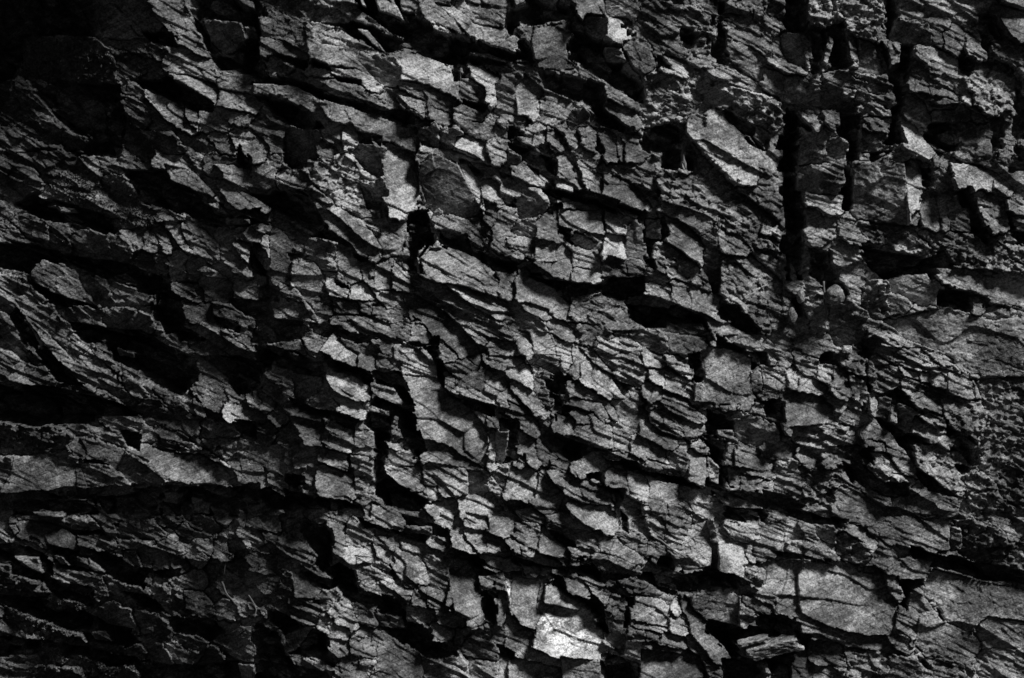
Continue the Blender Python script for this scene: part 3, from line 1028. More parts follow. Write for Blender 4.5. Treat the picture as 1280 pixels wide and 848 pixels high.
# ---------------------------------------------------------------- direction of the bedding
DIP = [(-300,0,40),(60,60,45),(60,380,42),(200,300,30),(60,560,8),(60,700,15),(300,150,30),(450,60,28),(560,100,28),(700,150,30),
 (900,150,36),(900,60,36),(1100,100,20),(1200,250,22),(750,280,18),(600,400,36),(450,300,31),(450,480,25),(700,480,29),
 (600,600,26),(420,600,18),(700,680,20),(500,750,24),(200,760,18),(900,400,26),(1000,560,22),(1150,450,28),(1100,700,15),
 (1200,760,26),(950,740,15),(850,800,9),(720,800,11),(1600,400,22),(600,1200,18),(600,-300,28),(-300,800,18)]
cx = np.linspace(-660, 1940, 90); cy = np.linspace(-540, 1520, 72)
CX, CY = np.meshgrid(cx, cy)
wsum = 0; tsum = 0
for (px, py, a) in DIP:
    w = 1.0 / ((CX - px) ** 2 + (CY - py) ** 2 + 60 ** 2) ** 1.5
    wsum = wsum + w; tsum = tsum + w * a
TH = np.radians(tsum / wsum)
hx_, hy_ = cx[1] - cx[0], cy[1] - cy[0]
def integrate(gx, gy):
    gx = 0.5 * (gx[:, 1:] + gx[:, :-1]); gy = 0.5 * (gy[1:] + gy[:-1])
    def At(p, q):
        r = np.zeros(CX.shape)
        r[:, 1:] += p / hx_; r[:, :-1] -= p / hx_; r[1:] += q / hy_; r[:-1] -= q / hy_
        return r
    A = lambda f: ((f[:, 1:] - f[:, :-1]) / hx_, (f[1:] - f[:-1]) / hy_)
    f = np.zeros(CX.shape); r = At(gx, gy); p = r.copy(); rs = (r * r).sum()
    for k in range(600):
        Ap = At(*A(p)); al = rs / (p * Ap).sum(); f += al * p; r -= al * Ap
        rn = (r * r).sum()
        if rn < 1e-12: break
        p = r + rn / rs * p; rs = rn
    return f
def up(f):
    a = np.array([np.interp(GX, cx, row) for row in f])
    return np.array([np.interp(GY, cy, a[:, k]) for k in range(NX)]).T
U = up(integrate(np.cos(TH), np.sin(TH)))
V = up(integrate(-np.sin(TH), np.cos(TH)))
wob = fbm(X / 70, Y / 70, 3, 3)
U = U + 9 * fbm(X / 50, Y / 50, 9, 3)
V = V + 6 * wob + 0.5 * vnoise(X / 9, Y / 9, 31)

# ---------------------------------------------------------------- the large shape of the wall (pixels towards the camera)
def sstep(a, b, x):
    t = np.clip((x - a) / (b - a), 0, 1); return t * t * (3 - 2 * t)
def macro(x, y):
    m = -0.38 * np.maximum(0, 410 - x) * sstep(-200, 350, x) - 110 * sstep(200, -200, x) * 0.3
    m = m - 0.30 * np.maximum(0, y - 730) * sstep(330, 120, x) - 0.05 * y * sstep(420, 200, x)
    m = m - 70 * np.exp(-(((x - 30) / 95) ** 2 + ((y - 10) / 60) ** 2))
    m = m + 16 * np.exp(-(((x - 520) / 170) ** 2 + ((y - 420) / 260) ** 2))
    m = m - 26 * np.exp(-(((x - 985) / 30) ** 2 + ((y - 230) / 200) ** 2))
    m = m - 0.22 * np.clip(210 - x, 0, 330) + 125 * np.exp(-np.clip(y + 60, 0, None) / 115) * sstep(340, 100, x) * sstep(-500, -60, y)  # unseen brow over the upper left, added to throw that corner into shade
    m = m - 0.13 * np.clip(x - 400, 0, 360) - 0.10 * np.clip(y, -100, 350) * sstep(760, 920, x)
    m = m + 14 * fbm(x / 260, y / 200, 77, 2)
    return m
M = macro(X, Y)
# long ledges: the wall leans out to each lip and steps back under it
LEDGES = [
 (14, [(430,0),(520,38),(590,55),(640,78),(668,76)]), (9, [(320,72),(390,97),(470,132),(525,142)]), (12, [(330,120),(395,146),(520,192)]),
 (14, [(520,155),(610,208),(700,242),(800,264),(835,268)]), (16, [(322,234),(410,266),(455,302),(475,312)]),
 (16, [(640,322),(715,352),(760,357),(830,377),(885,394),(905,402)]), (12, [(440,402),(510,432),(565,462)]), (14, [(560,488),(620,506),(655,514)]),
 (14, [(200,382),(300,432),(395,464)]), (12, [(340,512),(400,532),(445,562)]), (18, [(-40,616),(60,614),(200,606),(300,610),(395,622)]),
 (14, [(715,545),(800,581),(855,592)]), (13, [(560,690),(640,692),(760,702),(795,716)]), (13, [(430,732),(500,752),(560,770),(585,782)]),
 (14, [(870,606),(960,627),(1005,642)]), (18, [(1130,684),(1200,702),(1320,724)]), (18, [(-40,478),(120,497),(185,512)]),
 (14, [(950,308),(1050,330),(1180,332),(1320,346)]), (10, [(150,210),(240,250),(330,290)]), (10, [(60,300),(180,330),(300,350)]),
 (10, [(20,640),(120,660),(240,700),(330,720)]), (9, [(470,330),(560,380),(640,420)]), (9, [(1040,560),(1120,600),(1180,640)]), (10, [(930,770),(1000,790),(1060,800)]),
 (8, [(620,620),(700,640),(780,680)]), (10, [(880,180),(960,220)]), (10, [(1090,100),(1180,130),(1280,160)])]
LX = X + 6 * fbm(X / 25, Y / 25, 821, 2); LY = Y + 7 * fbm(X / 30, Y / 22, 822, 3)
for amp, pl in LEDGES:
    pl = np.array(pl, float)
    yl = np.interp(LX, pl[:, 0], pl[:, 1]); d = LY - yl
    tp = sstep(pl[0, 0] - 25, pl[0, 0] + 15, LX) * sstep(pl[-1, 0] + 25, pl[-1, 0] - 15, LX)
    M = M + 0.55 * amp * tp * np.where(d < 0, np.exp(np.minimum(d, 0) / 40), -0.7 * np.exp(-np.maximum(d, 0) / 34))

# ---------------------------------------------------------------- broken rock everywhere
fa, ea = facets(U, V, 84, 36, 11, 9, 0.28, 0.22, 3.0)
fb, eb = facets(U + fa, V + fa, 34, 14, 23, 4.2, 0.34, 0.20, 3.0)
fc, ec = facets(U + fb, V - fb, 14, 5.5, 41, 1.6, 0.34, 0.14, 3.0)
ff, ef = facets(U + 3 * wob, V, 60, 5.2, 57, 2.0, 0.05, 0.30, 2.0)
fr, er = facets(X, Y, 8, 7, 91, 2.2, 0.55, 0.0, 2.0)
fine = 0.26 * vnoise(X / 3.4, Y / 2.8, 5)
crack = sstep(0.05, 0.30, vnoise(X / 60, Y / 45, 88) * 0.6 + vnoise(X / 22, Y / 18, 89) * 0.6)
gro = lambda e, w: np.clip(1 - e / w, 0, 1)
# chipped edges: shift the outlines by small shards
ci, cj, ox, oy, _ = cells(U / 9, V / 6, 131)
Xw = X + 1.6 * (hsh(ci, cj, 1) - 0.5) + 0.7 * fbm(X / 40, Y / 40, 201, 2)
Yw = Y + 1.6 * (hsh(ci, cj, 2) - 0.5) + 0.7 * fbm(X / 40, Y / 40, 301, 2)

c2, d2, _, _, _ = cells(U / 24, V / 13, 171)
Xd = Xw + 6 * (hsh(c2, d2, 3) - 0.5) ; Yd = Yw + 5 * (hsh(c2, d2, 4) - 0.5) 
c3, d3, _, _, _ = cells(X / 22, Y / 17, 271)
Xt = Xd + 13 * (hsh(c3, d3, 5) - 0.5); Yt = Yd + 6 * (hsh(c3, d3, 6) - 0.5)      # ragged cheeks of the upright clefts
DM = np.zeros(X.shape, bool)
H = fa + 0.9 * fb + 0.8 * fc + 0.7 * ff
ID = np.zeros(X.shape, np.int32)
WA = np.ones(X.shape); 
rng = random.Random(7)
PIECES = []
ox0 = oy0 = 0; SCL = 4.0
mixn = vnoise(X / 90, Y / 70, 711)
WB = 0.6 + 0.3 * vnoise(X / 60, Y / 60, 712); WC = 0.5 + 0.35 * mixn; WF = 0.55 - 0.5 * mixn; WR = 0.35 * sstep(0.0, 0.6, vnoise(X / 80, Y / 80, 713))
BASE = 0.6 * fa - 0.5
for line in SURVEY.strip().splitlines():
    line = line.strip()
    if not line: continue
    if line == '#full':
        SCL = 1.0; ox0 = oy0 = 0.0; continue
    if line[0] == '@':
        ox0, oy0 = [float(q) for q in line[1:].split(',')]; continue
    hd, pts = line.split(':')
    hd = hd.split(); lev = float(hd[0]); pro = float(hd[1]); char = hd[2] if len(hd) > 2 else ''
    P = np.array([[float(q) for q in p.split(',')] for p in pts.split()]) / SCL + (ox0, oy0)
    if lev:                                   # faces reach to the middle of the joint
        cc = P.mean(0); dv_ = P - cc; ln = np.maximum(np.hypot(dv_[:, 0], dv_[:, 1]), 1.0)[:, None]
        P = P + dv_ / ln * np.minimum(2.6, ln * 0.3)
    else:
        cc = P.mean(0); dv_ = P - cc; ln = np.maximum(np.hypot(dv_[:, 0], dv_[:, 1]), 1.0)[:, None]
        P = P - dv_ / ln * np.minimum(2.2, ln * 0.15)
    # outlines that stop at the edge of a survey square overlap the next one unevenly
    for q in (P if SCL == 4.0 else []):
        if abs(q[0] - ox0) < 3: q[0] -= rng.uniform(0, 11)
        if abs(q[0] - ox0 - 320) < 3: q[0] += rng.uniform(0, 11)
        if abs(q[1] - oy0) < 3: q[1] -= rng.uniform(0, 11)
        if abs(q[1] - oy0 - 212) < 3: q[1] += rng.uniform(0, 11)
    # outlines that run to the edge of the frame go on beyond it
    P[:, 0] = np.where(P[:, 0] <= 1.5, -30, np.where(P[:, 0] >= 1278, 1310, P[:, 0]))
    P[:, 1] = np.where(P[:, 1] <= 1.5, -30, np.where(P[:, 1] >= 846, 880, P[:, 1]))
    x0, y0 = P.min(0); x1, y1 = P.max(0)
    i0, i1 = np.searchsorted(GX, (x0 - 18, x1 + 18)); j0, j1 = np.searchsorted(GY, (y0 - 18, y1 + 18))
    sl = (slice(j0, j1), slice(i0, i1))
    xs, ys = ((Xt[sl], Yt[sl]) if y1 - y0 > 1.5 * (x1 - x0) else (Xd[sl], Yd[sl])) if lev == 0 else (Xw[sl], Yw[sl])
    ins = np.zeros(xs.shape, bool)
    n = len(P)
    for k in range(n):
        ax, ay = P[k]; bx, by = P[(k + 1) % n]
        if ay == by: continue
        c = (ay > ys) != (by > ys)
        ins ^= c & (xs < (bx - ax) * (ys - ay) / (by - ay) + ax)
    if not ins.any(): continue
    mx, my = P.mean(0)
    dx = X[sl] - mx; dy = Y[sl] - my
    w, h = x1 - x0, y1 - y0
    if lev == 0:
        hh = pro * DEEP + 1.7 * fa[sl]
        pid = 0
        wb, wc, wf, wr = 2.0, 1.2, 0.8, 0.0
    else:
        t = lev - 2.0 + 0.10 * float(sstep(380, 250, np.array(mx)))
        kt = 0.85 if t < 0 else 1.1
        gx = -0.60 * kt * t + rng.uniform(-0.22, 0.22)
        gy = 0.75 * kt * t + rng.uniform(-0.2, 0.2)
        fl = float(sstep(420, 200, np.array(mx))); gx *= 1 - 0.35 * fl; gy *= 1 - 0.35 * fl
        gx = max(-0.8, min(0.7, gx)); gy = max(-0.7, min(0.95, gy))
        lim = 34.0
        sc = min(1.0, lim / (abs(gx) * w / 2 + abs(gy) * h / 2 + 1e-6))
        hh = pro * PROUD + sc * (gx * dx + gy * dy) + 0.22 * fa[sl]
        PIECES.append(dict(lev=lev, pro=pro, char=char, c=(mx, my), w=w, h=h, P=P, plane=(pro * PROUD, sc * gx, sc * gy, mx, my)))
        pid = len(PIECES)
        r = 0.85 if lev < 1.7 else rng.random() + (0.35 if w * h < 900 else (-0.2 if w * h > 3500 else 0.0))
        if r < 0.60: wb, wc, wf, wr = 0.13, 0.22, 0.22, 0.0
        elif r < 0.92: wb, wc, wf, wr = 0.25, 0.35, 0.85, 0.0
        else: wb, wc, wf, wr = 0.50, 0.60, 0.25, 0.15
        if char in ('smooth', 'pale'): wb, wc, wf, wr = 0.07, 0.10, 0.08, 0.0
        if char == 'bedded': wb, wc, wf, wr = 0.3, 0.5, 0.9, 0.1
        if char == 'grainy': wb, wc, wf, wr = 0.08, 0.22, 0.10, 0.22
        if char == 'rough': wb, wc, wf, wr = 0.6, 1.1, 0.5, 1.0
        if char == 'flake': wb, wc, wf, wr = 0.5, 0.7, 2.0, 0.0
        if char == 'moss': wb, wc, wf, wr = 0.4, 0.8, 0.2, 1.2
    if lev: PIECES[-1]['wt'] = (wb, wc, wf, wr)
    DM[sl][ins] = lev == 0
    BASE[sl][ins] = hh[ins]; ID[sl][ins] = pid
    WB[sl][ins] = wb; WC[sl][ins] = wc; WF[sl][ins] = wf; WR[sl][ins] = wr
# pieces grow over the narrow unsurveyed strips until they meet their neighbours
free = (ID == 0) & ~DM & (X > -40) & (X < 1320) & (Y > -40) & (Y < 890)
was = ID.copy()
for it in range(GROW):
    src = [np.roll(ID, 1, 0), np.roll(ID, -1, 0), np.roll(ID, 1, 1), np.roll(ID, -1, 1)]
    for q in (it % 4, (it + 2) % 4, (it + 1) % 4, (it + 3) % 4):
        m = free & (ID == 0) & (src[q] > 0) & (hsh(np.floor(X / 5), np.floor(Y / 4), 40 + it) < 0.8)
        ID[m] = src[q][m]
grown = (ID > 0) & (was == 0)
PL = np.array([(0, 0, 0, 0, 0)] + [p['plane'] for p in PIECES], float)
WT = np.array([(0, 0, 0, 0)] + [p['wt'] for p in PIECES], float)
g = ID[grown]
BASE[grown] = PL[g, 0] + PL[g, 1] * (X[grown] - PL[g, 3]) + PL[g, 2] * (Y[grown] - PL[g, 4]) + 0.22 * fa[grown]
WB[grown] = WT[g, 0] + 0.1; WC[grown] = WT[g, 1] + 0.1; WF[grown] = WT[g, 2]; WR[grown] = WT[g, 3]
# neighbouring faces sit close together: most of the step between them is worn down
def box(a, r):
    for ax_ in (0, 1):
        c_ = np.cumsum(np.pad(a, [(r + 1, r) if q == ax_ else (0, 0) for q in (0, 1)], mode='edge'), axis=ax_)
        a = (np.take(c_, range(2 * r + 1, c_.shape[ax_]), ax_) - np.take(c_, range(0, c_.shape[ax_] - 2 * r - 1), ax_)) / (2 * r + 1)
    return a
solid = (~DM).astype(float); den = box(solid, 9); loc = box(BASE * solid, 9) / np.maximum(den, 1e-3)
PLAIN = BASE.copy()
stepm = np.array([0.0] + [1.0] * len(PIECES))
mean_id = np.zeros(len(PIECES) + 1); cnt_id = np.bincount(ID.ravel(), minlength=len(PIECES) + 1)
mean_id = np.bincount(ID.ravel(), weights=(loc - BASE).ravel(), minlength=len(PIECES) + 1) / np.maximum(cnt_id, 1)
mean_id[0] = 0
BASE = BASE + np.where(DM, 0, 0.6 * mean_id[ID])
# hollows: sharp lip above, floor and cheeks that run out again towards the face
dist = np.zeros(X.shape); cur = DM.copy()
for it in range(14):
    nx = cur.copy(); nx[:, 1:] &= cur[:, :-1]; nx[:, :-1] &= cur[:, 1:]; nx[:-1] &= cur[1:]
    cur = nx; dist += cur
BASE = np.where(DM, BASE * (0.45 + 0.55 * sstep(0, 10, dist + 3 * vnoise(X / 9, Y / 9, 611))), BASE)
rub = hsh(c2, d2, 9)
BASE = np.where(DM, BASE * np.where(rub < 0.22, 0.42, np.where(rub < 0.4, 0.72, 1.0)) + np.where(rub < 0.4, 0.5 * ((hsh(c2, d2, 10) - 0.5) * dist + (hsh(c2, d2, 12) - 0.3) * 6), 0), BASE)
H = M + BASE + 4.0 * fbm(X / 46, Y / 34, 931, 2) + WB * fb + WC * fc + WF * ff + WR * fr + fine
H = H - crack * np.where(ID > 0, 0.4, 1.0) * (WB * 5 * gro(eb, 0.06) + WC * 2.0 * gro(ec, 0.10))
# joints between neighbouring pieces
ed = np.zeros(ID.shape, bool)
ed[:, 1:] |= ID[:, 1:] != ID[:, :-1]; ed[1:] |= ID[1:] != ID[:-1]
H = H - np.where(ed, 2.2 * sstep(0.1, 0.4, vnoise(X / 24, Y / 24, 99)), 0)
# undercuts: the rock just below a ledge is hollowed
lowm = sstep(-0.02, 0.3, vnoise(X / 38, Y / 30, 951))
for dn, dep in ((1, 6.0), (2, 4.0)):
    a_ = np.roll(ID, dn, 0)
    ub = (a_ > 0) & (a_ != ID)
    for d2_ in range(1, dn): ub &= np.roll(ID, d2_, 0) == ID
    H = H - np.where(ub, dep * lowm, 0)
inframe = sstep(-60, -14, X) * sstep(1340, 1294, X)
# a piece is one connected patch: crumbs cut off by its neighbours go back to the bed
flat_ids = ID.ravel(); ordp = np.argsort(flat_ids, kind='stable'); stp = np.searchsorted(flat_ids[ordp], np.arange(len(PIECES) + 2))
for k_ in range(1, len(PIECES) + 1):
    sel = ordp[stp[k_]:stp[k_ + 1]]
    if len(sel) == 0: continue
    jj, ii = np.divmod(sel, NX); j0, j1, i0, i1 = jj.min(), jj.max() + 1, ii.min(), ii.max() + 1
    mk = ID[j0:j1, i0:i1] == k_; left = mk.copy(); best = None
    while left.any():
        cur = np.zeros_like(mk); q = np.flatnonzero(left)[0]; cur.ravel()[q] = True
        while True:
            nx = cur.copy(); nx[1:] |= cur[:-1]; nx[:-1] |= cur[1:]; nx[:, 1:] |= cur[:, :-1]; nx[:, :-1] |= cur[:, 1:]; nx &= mk
            if (nx == cur).all(): break
            cur = nx
        left &= ~cur
        if best is None or cur.sum() > best.sum(): best = cur
    ID[j0:j1, i0:i1][mk & ~best] = 0
# ---------------------------------------------------------------- positions in metres
k = DIST / (DIST - (M * S))          # a survey point is carried back to its own depth
WX = (X - 640) * S / k
WZ = ZC - (Y - 424) * S / k
WY = -H * S
WZ = np.maximum(WZ, -0.5)
# ---------------------------------------------------------------- materials
def node(nt, kind, **kw):
    n = nt.nodes.new(kind)
    for a, b in kw.items():
        if a in n.inputs: n.inputs[a].default_value = b
        else: setattr(n, a, b)
    return n
def rock(name, lo, hi, streak=0.0):
    """layered shale: blotches, streaks along the bedding, grit, pale flecks and hair cracks"""
    m = bpy.data.materials.new(name); m.use_nodes = True
    nt = m.node_tree; L = nt.links.new
    bs = nt.nodes['Principled BSDF']
    bs.inputs['Roughness'].default_value = 0.85
    bs.inputs['Specular IOR Level'].default_value = 0.25
    geo = node(nt, 'ShaderNodeNewGeometry')
    mp = node(nt, 'ShaderNodeMapping'); mp.inputs['Rotation'].default_value = (0, math.radians(24), 0)
    L(geo.outputs['Position'], mp.inputs['Vector'])
    def mth(op, a, b=0.0):
        q = node(nt, 'ShaderNodeMath', operation=op)
        for i_, z in enumerate((a, b)):
            if hasattr(z, 'type'): L(z, q.inputs[i_])
            else: q.inputs[i_].default_value = z
        return q.outputs[0]
    def noi(scale, vec=None, stretch=None, detail=6.0, rough=0.65):
        src = vec if vec is not None else mp.outputs['Vector']
        if stretch:
            sc = node(nt, 'ShaderNodeVectorMath', operation='MULTIPLY'); sc.inputs[1].default_value = stretch
            L(src, sc.inputs[0]); src = sc.outputs['Vector']
        n = node(nt, 'ShaderNodeTexNoise', Scale=scale, Detail=detail, Roughness=rough)
        L(src, n.inputs['Vector']); return n.outputs['Fac']
    def rmp(fac, p0, c0, p1, c1):
        r = node(nt, 'ShaderNodeMapRange'); L(fac, r.inputs['Value'])
        r.inputs['From Min'].default_value = p0; r.inputs['From Max'].default_value = p1
        r.inputs['To Min'].default_value = c0; r.inputs['To Max'].default_value = c1
        return r.outputs['Result']
    blotch = noi(2.1, detail=6.0, rough=0.68)
    band = noi(1.0, stretch=(4, 4, 26), detail=4.0)
    hair = noi(1.0, stretch=(10, 10, 85), detail=3.0)
    grit = noi(48.0, detail=3.0, rough=0.72)
    grain = noi(110.0, detail=0.0)
    v = mth('MULTIPLY', rmp(blotch, 0.42, 0.45, 0.60, 1.7), rmp(band, 0.41, 0.72, 0.60, 1.3))
    v = mth('MULTIPLY', v, rmp(hair, 0.41, 0.82, 0.60, 1.2))
    v = mth('MULTIPLY', v, rmp(grit, 0.40, 0.55, 0.62, 1.45))
    v = mth('MULTIPLY', v, rmp(grain, 0.38, 0.9, 0.64, 1.1))
    v = mth('ADD', v, mth('MULTIPLY', rmp(noi(30.0, detail=1.0), 0.62, 0.0, 0.70, 1.0), 0.5))          # pale flecks
    # hair cracks across and along the beds
    wn_ = node(nt, 'ShaderNodeTexNoise', Scale=5.0, Detail=2.0); L(mp.outputs['Vector'], wn_.inputs['Vector'])
    wv = node(nt, 'ShaderNodeVectorMath', operation='MULTIPLY_ADD'); wv.inputs[1].default_value = (0.18, 0.18, 0.10)
    L(wn_.outputs['Color'], wv.inputs[0]); L(mp.outputs['Vector'], wv.inputs[2])
    ws = node(nt, 'ShaderNodeVectorMath', operation='MULTIPLY'); ws.inputs[1].default_value = (3.2, 3.2, 8.5); L(wv.outputs['Vector'], ws.inputs[0])
    vo = node(nt, 'ShaderNodeTexVoronoi', feature='DISTANCE_TO_EDGE'); vo.inputs['Scale'].default_value = 1.0
    L(ws.outputs['Vector'], vo.inputs['Vector'])
    gap = rmp(noi(2.3, detail=1.0), 0.54, 0.0, 0.66, 1.0)
    ck = mth('MULTIPLY', rmp(vo.outputs['Distance'], 0.0, 1.0, 0.045, 0.0), gap)
    v = mth('MULTIPLY', v, mth('SUBTRACT', 1.0, mth('MULTIPLY', ck, 0.6)))
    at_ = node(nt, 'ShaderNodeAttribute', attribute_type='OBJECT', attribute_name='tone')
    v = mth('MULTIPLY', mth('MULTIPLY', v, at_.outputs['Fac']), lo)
    v = mth('MINIMUM', v, hi)
    if streak:
        m2 = node(nt, 'ShaderNodeMapping'); m2.inputs['Rotation'].default_value = (0, math.radians(11), 0)
        L(geo.outputs['Position'], m2.inputs['Vector'])
        wash = mth('MULTIPLY', rmp(noi(1.0, m2.outputs['Vector'], (4.5, 4.5, 11), 8.0, 0.7), 0.47, 0.0, 0.55, 1.0), rmp(grit, 0.40, 0.3, 0.6, 1.2))
        v = mth('ADD', mth('MULTIPLY', v, mth('SUBTRACT', 1.0, wash)), mth('MULTIPLY', wash, streak))
    L(v, bs.inputs['Base Color'])
    bh = mth('ADD', mth('MULTIPLY', grit, 0.013), mth('MULTIPLY', band, 0.016))
    bh = mth('ADD', bh, mth('MULTIPLY', hair, 0.0025))
    bh = mth('SUBTRACT', bh, mth('MULTIPLY', ck, 0.008))
    b1 = node(nt, 'ShaderNodeBump', Strength=0.8, Distance=1.0)
    L(bh, b1.inputs['Height']); L(b1.outputs['Normal'], bs.inputs['Normal'])
    return m
ROCK = rock('shale', ALB, 0.5)
STAIN = rock('limewashed_shale', ALB, 0.5, streak=0.8)

# ---------------------------------------------------------------- meshes: one patch of the wall per piece
COL = SC.collection
VERT = np.stack([WX, WY, WZ], -1).reshape(-1, 3).astype(np.float32)
idx = np.arange(NX * NY).reshape(NY, NX)
Q = np.stack([idx[:-1, :-1], idx[1:, :-1], idx[1:, 1:], idx[:-1, 1:]], -1).reshape(-1, 4)
HF = H.ravel(); IDF = ID.ravel()
top = np.argmax(HF[Q], 1)
QID = IDF[Q[np.arange(len(Q)), top]]           # the step wall belongs to the piece that stands proud
QX = X.ravel()[Q[:, 0]]; QY = Y.ravel()[Q[:, 0]]

def mesh_from(name, quads, mat, skirt=0.0):
    vs, inv = np.unique(quads.ravel(), return_inverse=True)
    co = VERT[vs]; f = inv.reshape(-1, 4)
    if skirt:
        e = np.concatenate([f[:, [0, 1]], f[:, [1, 2]], f[:, [2, 3]], f[:, [3, 0]]])
        key = np.minimum(e[:, 0], e[:, 1]).astype(np.int64) * (len(vs) + 1) + np.maximum(e[:, 0], e[:, 1])
        u_, fi, ct = np.unique(key, return_index=True, return_counts=True)
        be = e[fi[ct == 1]]
        bv, bi = np.unique(be.ravel(), return_inverse=True); bi = bi.reshape(-1, 2) + len(co)
        back = co[bv].copy(); back[:, 1] += skirt
        f = np.concatenate([f, np.stack([be[:, 1], be[:, 0], bi[:, 0], bi[:, 1]], -1)])
        co = np.concatenate([co, back])
    me = bpy.data.meshes.new(name)
    me.vertices.add(len(co)); me.vertices.foreach_set('co', co.astype(np.float32).ravel())
    me.loops.add(f.size); me.loops.foreach_set('vertex_index', f.astype(np.int32).ravel())
    me.polygons.add(len(f)); me.polygons.foreach_set('loop_start', np.arange(0, f.size, 4, dtype=np.int32))
    me.update(calc_edges=True)
    me.materials.append(mat)
    return me
def link(name, me, parent=None):
    o = bpy.data.objects.new(name, me); COL.objects.link(o)
    if parent: o.parent = parent
    return o

cliff = link('cliff_face', None)
cliff['category'] = 'cliff'
cliff['label'] = 'dark layered rock cliff face with broken ledges dipping to the right'
BEDTONE = lambda x, y: 0.6 if x < 220 else (0.84 if x < 360 else (0.8 if x > 1000 and y > 640 else 0.96))     # western beds darker: partly damp rock, partly shade put into the colour
BEDS = [
 (110,110,'dark mossy upper bed in deep shade'), (110,330,'shaded bed of long leaning ribs'), (130,570,'flat dim bed above the long black hollow'),
 (120,770,'crumbling dark bed at the foot'), (330,130,'thin stepped ledges of the upper bed'), (400,300,'bright leaning bed with pale slabs'),
 (560,60,'upper overhang of slanting layers'), (640,150,'bed of small broken ledges under the overhang'), (760,80,'dark hollowed bed beside the square block'),
 (900,140,'sloping laminated bed beside the dark fissure'), (1050,120,'shattered columns beside the fissure'), (1190,130,'blocky upper bed of short ledges'),
 (760,290,'square jointed bed with upright blocks'), (900,330,'rough rounded bed left of the fissure'), (1110,260,'bed with the large square block'),
 (1140,370,'rough hollowed bed over the dark cave'), (600,400,'crumpled flaky bed'), (420,480,'thick ledges with curved faces'),
 (560,540,'broad smooth sloping slabs'), (760,500,'flaky bed with a square jutting block'), (900,500,'plain blunt blocks beside the hollow'),
 (1110,500,'finely shattered bed'), (1220,560,'coarse grainy bed'), (620,690,'stepped ledges above the pale slab'),
 (430,720,'broken blocks over the smooth hollow'), (300,670,'small chipped blocks'), (720,790,'bed of the white stained slab'),
 (900,680,'jutting ledges with dark undercuts'), (840,800,'flat jointed bed'), (1050,760,'massive blotched bed'), (1200,780,'massive pitted bed under the long crack')]
BC = np.array([(b[0], b[1]) for b in BEDS], float)
bd = np.full(len(Q), 1e18); bed_of = np.zeros(len(Q), np.int32)
wx_ = QX + 40 * vnoise(QX / 50, QY / 50, 61); wy_ = QY + 30 * vnoise(QX / 50, QY / 50, 62)
for b, (bx, by) in enumerate(BC):
    ddx, ddy = wx_ - bx, wy_ - by
    a = math.radians(24); du = ddx * math.cos(a) + ddy * math.sin(a); dv = -ddx * math.sin(a) + ddy * math.cos(a)
    d = du ** 2 + (1.35 * dv) ** 2
    m = d < bd; bd[m] = d[m]; bed_of[m] = b
area = np.bincount(QID, minlength=len(PIECES) + 1) * STEP * STEP
big = [k for k in range(1, len(PIECES) + 1) if area[k] >= 55]
isbig = np.zeros(len(PIECES) + 1, bool); isbig[big] = True
loose = ~isbig[QID]
bed_obj = []
for b, (bx, by, lab) in enumerate(BEDS):
    o = link('rock_bed', mesh_from('rock_bed', Q[loose & (bed_of == b)], ROCK), cliff)
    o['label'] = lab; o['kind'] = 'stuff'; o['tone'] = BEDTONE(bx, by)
    bed_obj.append(o)
order = np.argsort(QID, kind='stable'); sq = QID[order]
starts = np.searchsorted(sq, np.arange(len(PIECES) + 2))
counts = {}
rng = random.Random(3)
for k in big:
    p = PIECES[k - 1]
    qs = order[starts[k]:starts[k + 1]]
    cxm, cym = p['c']
    b = int(np.argmin([((cxm - x) * 1) ** 2 + ((cym - y) * 1.2) ** 2 for x, y in BC]))
    asp = p['w'] / max(p['h'], 1)
    A = area[k]
    if p['char'] == 'moss': nm = 'mossy_rock'
    elif p['char'] == 'flake': nm = 'flake'
    elif asp > 2.2: nm = 'ledge'
    elif A > 700: nm = 'slab'
    elif asp < 0.6: nm = 'upright_block'
    else: nm = 'block'
    counts[nm] = counts.get(nm, 0) + 1
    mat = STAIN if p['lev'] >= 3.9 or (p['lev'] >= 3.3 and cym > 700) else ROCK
    o = link(nm, mesh_from(nm, Q[qs], mat, skirt=0.12), bed_obj[b])
    tone = rng.uniform(0.6, 1.4)
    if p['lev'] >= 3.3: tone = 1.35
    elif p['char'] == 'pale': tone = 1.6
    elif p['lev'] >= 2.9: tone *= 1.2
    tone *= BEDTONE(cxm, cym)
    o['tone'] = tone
print('pieces', len(PIECES), 'kept', len(big), counts, 'grid', NX, NY)
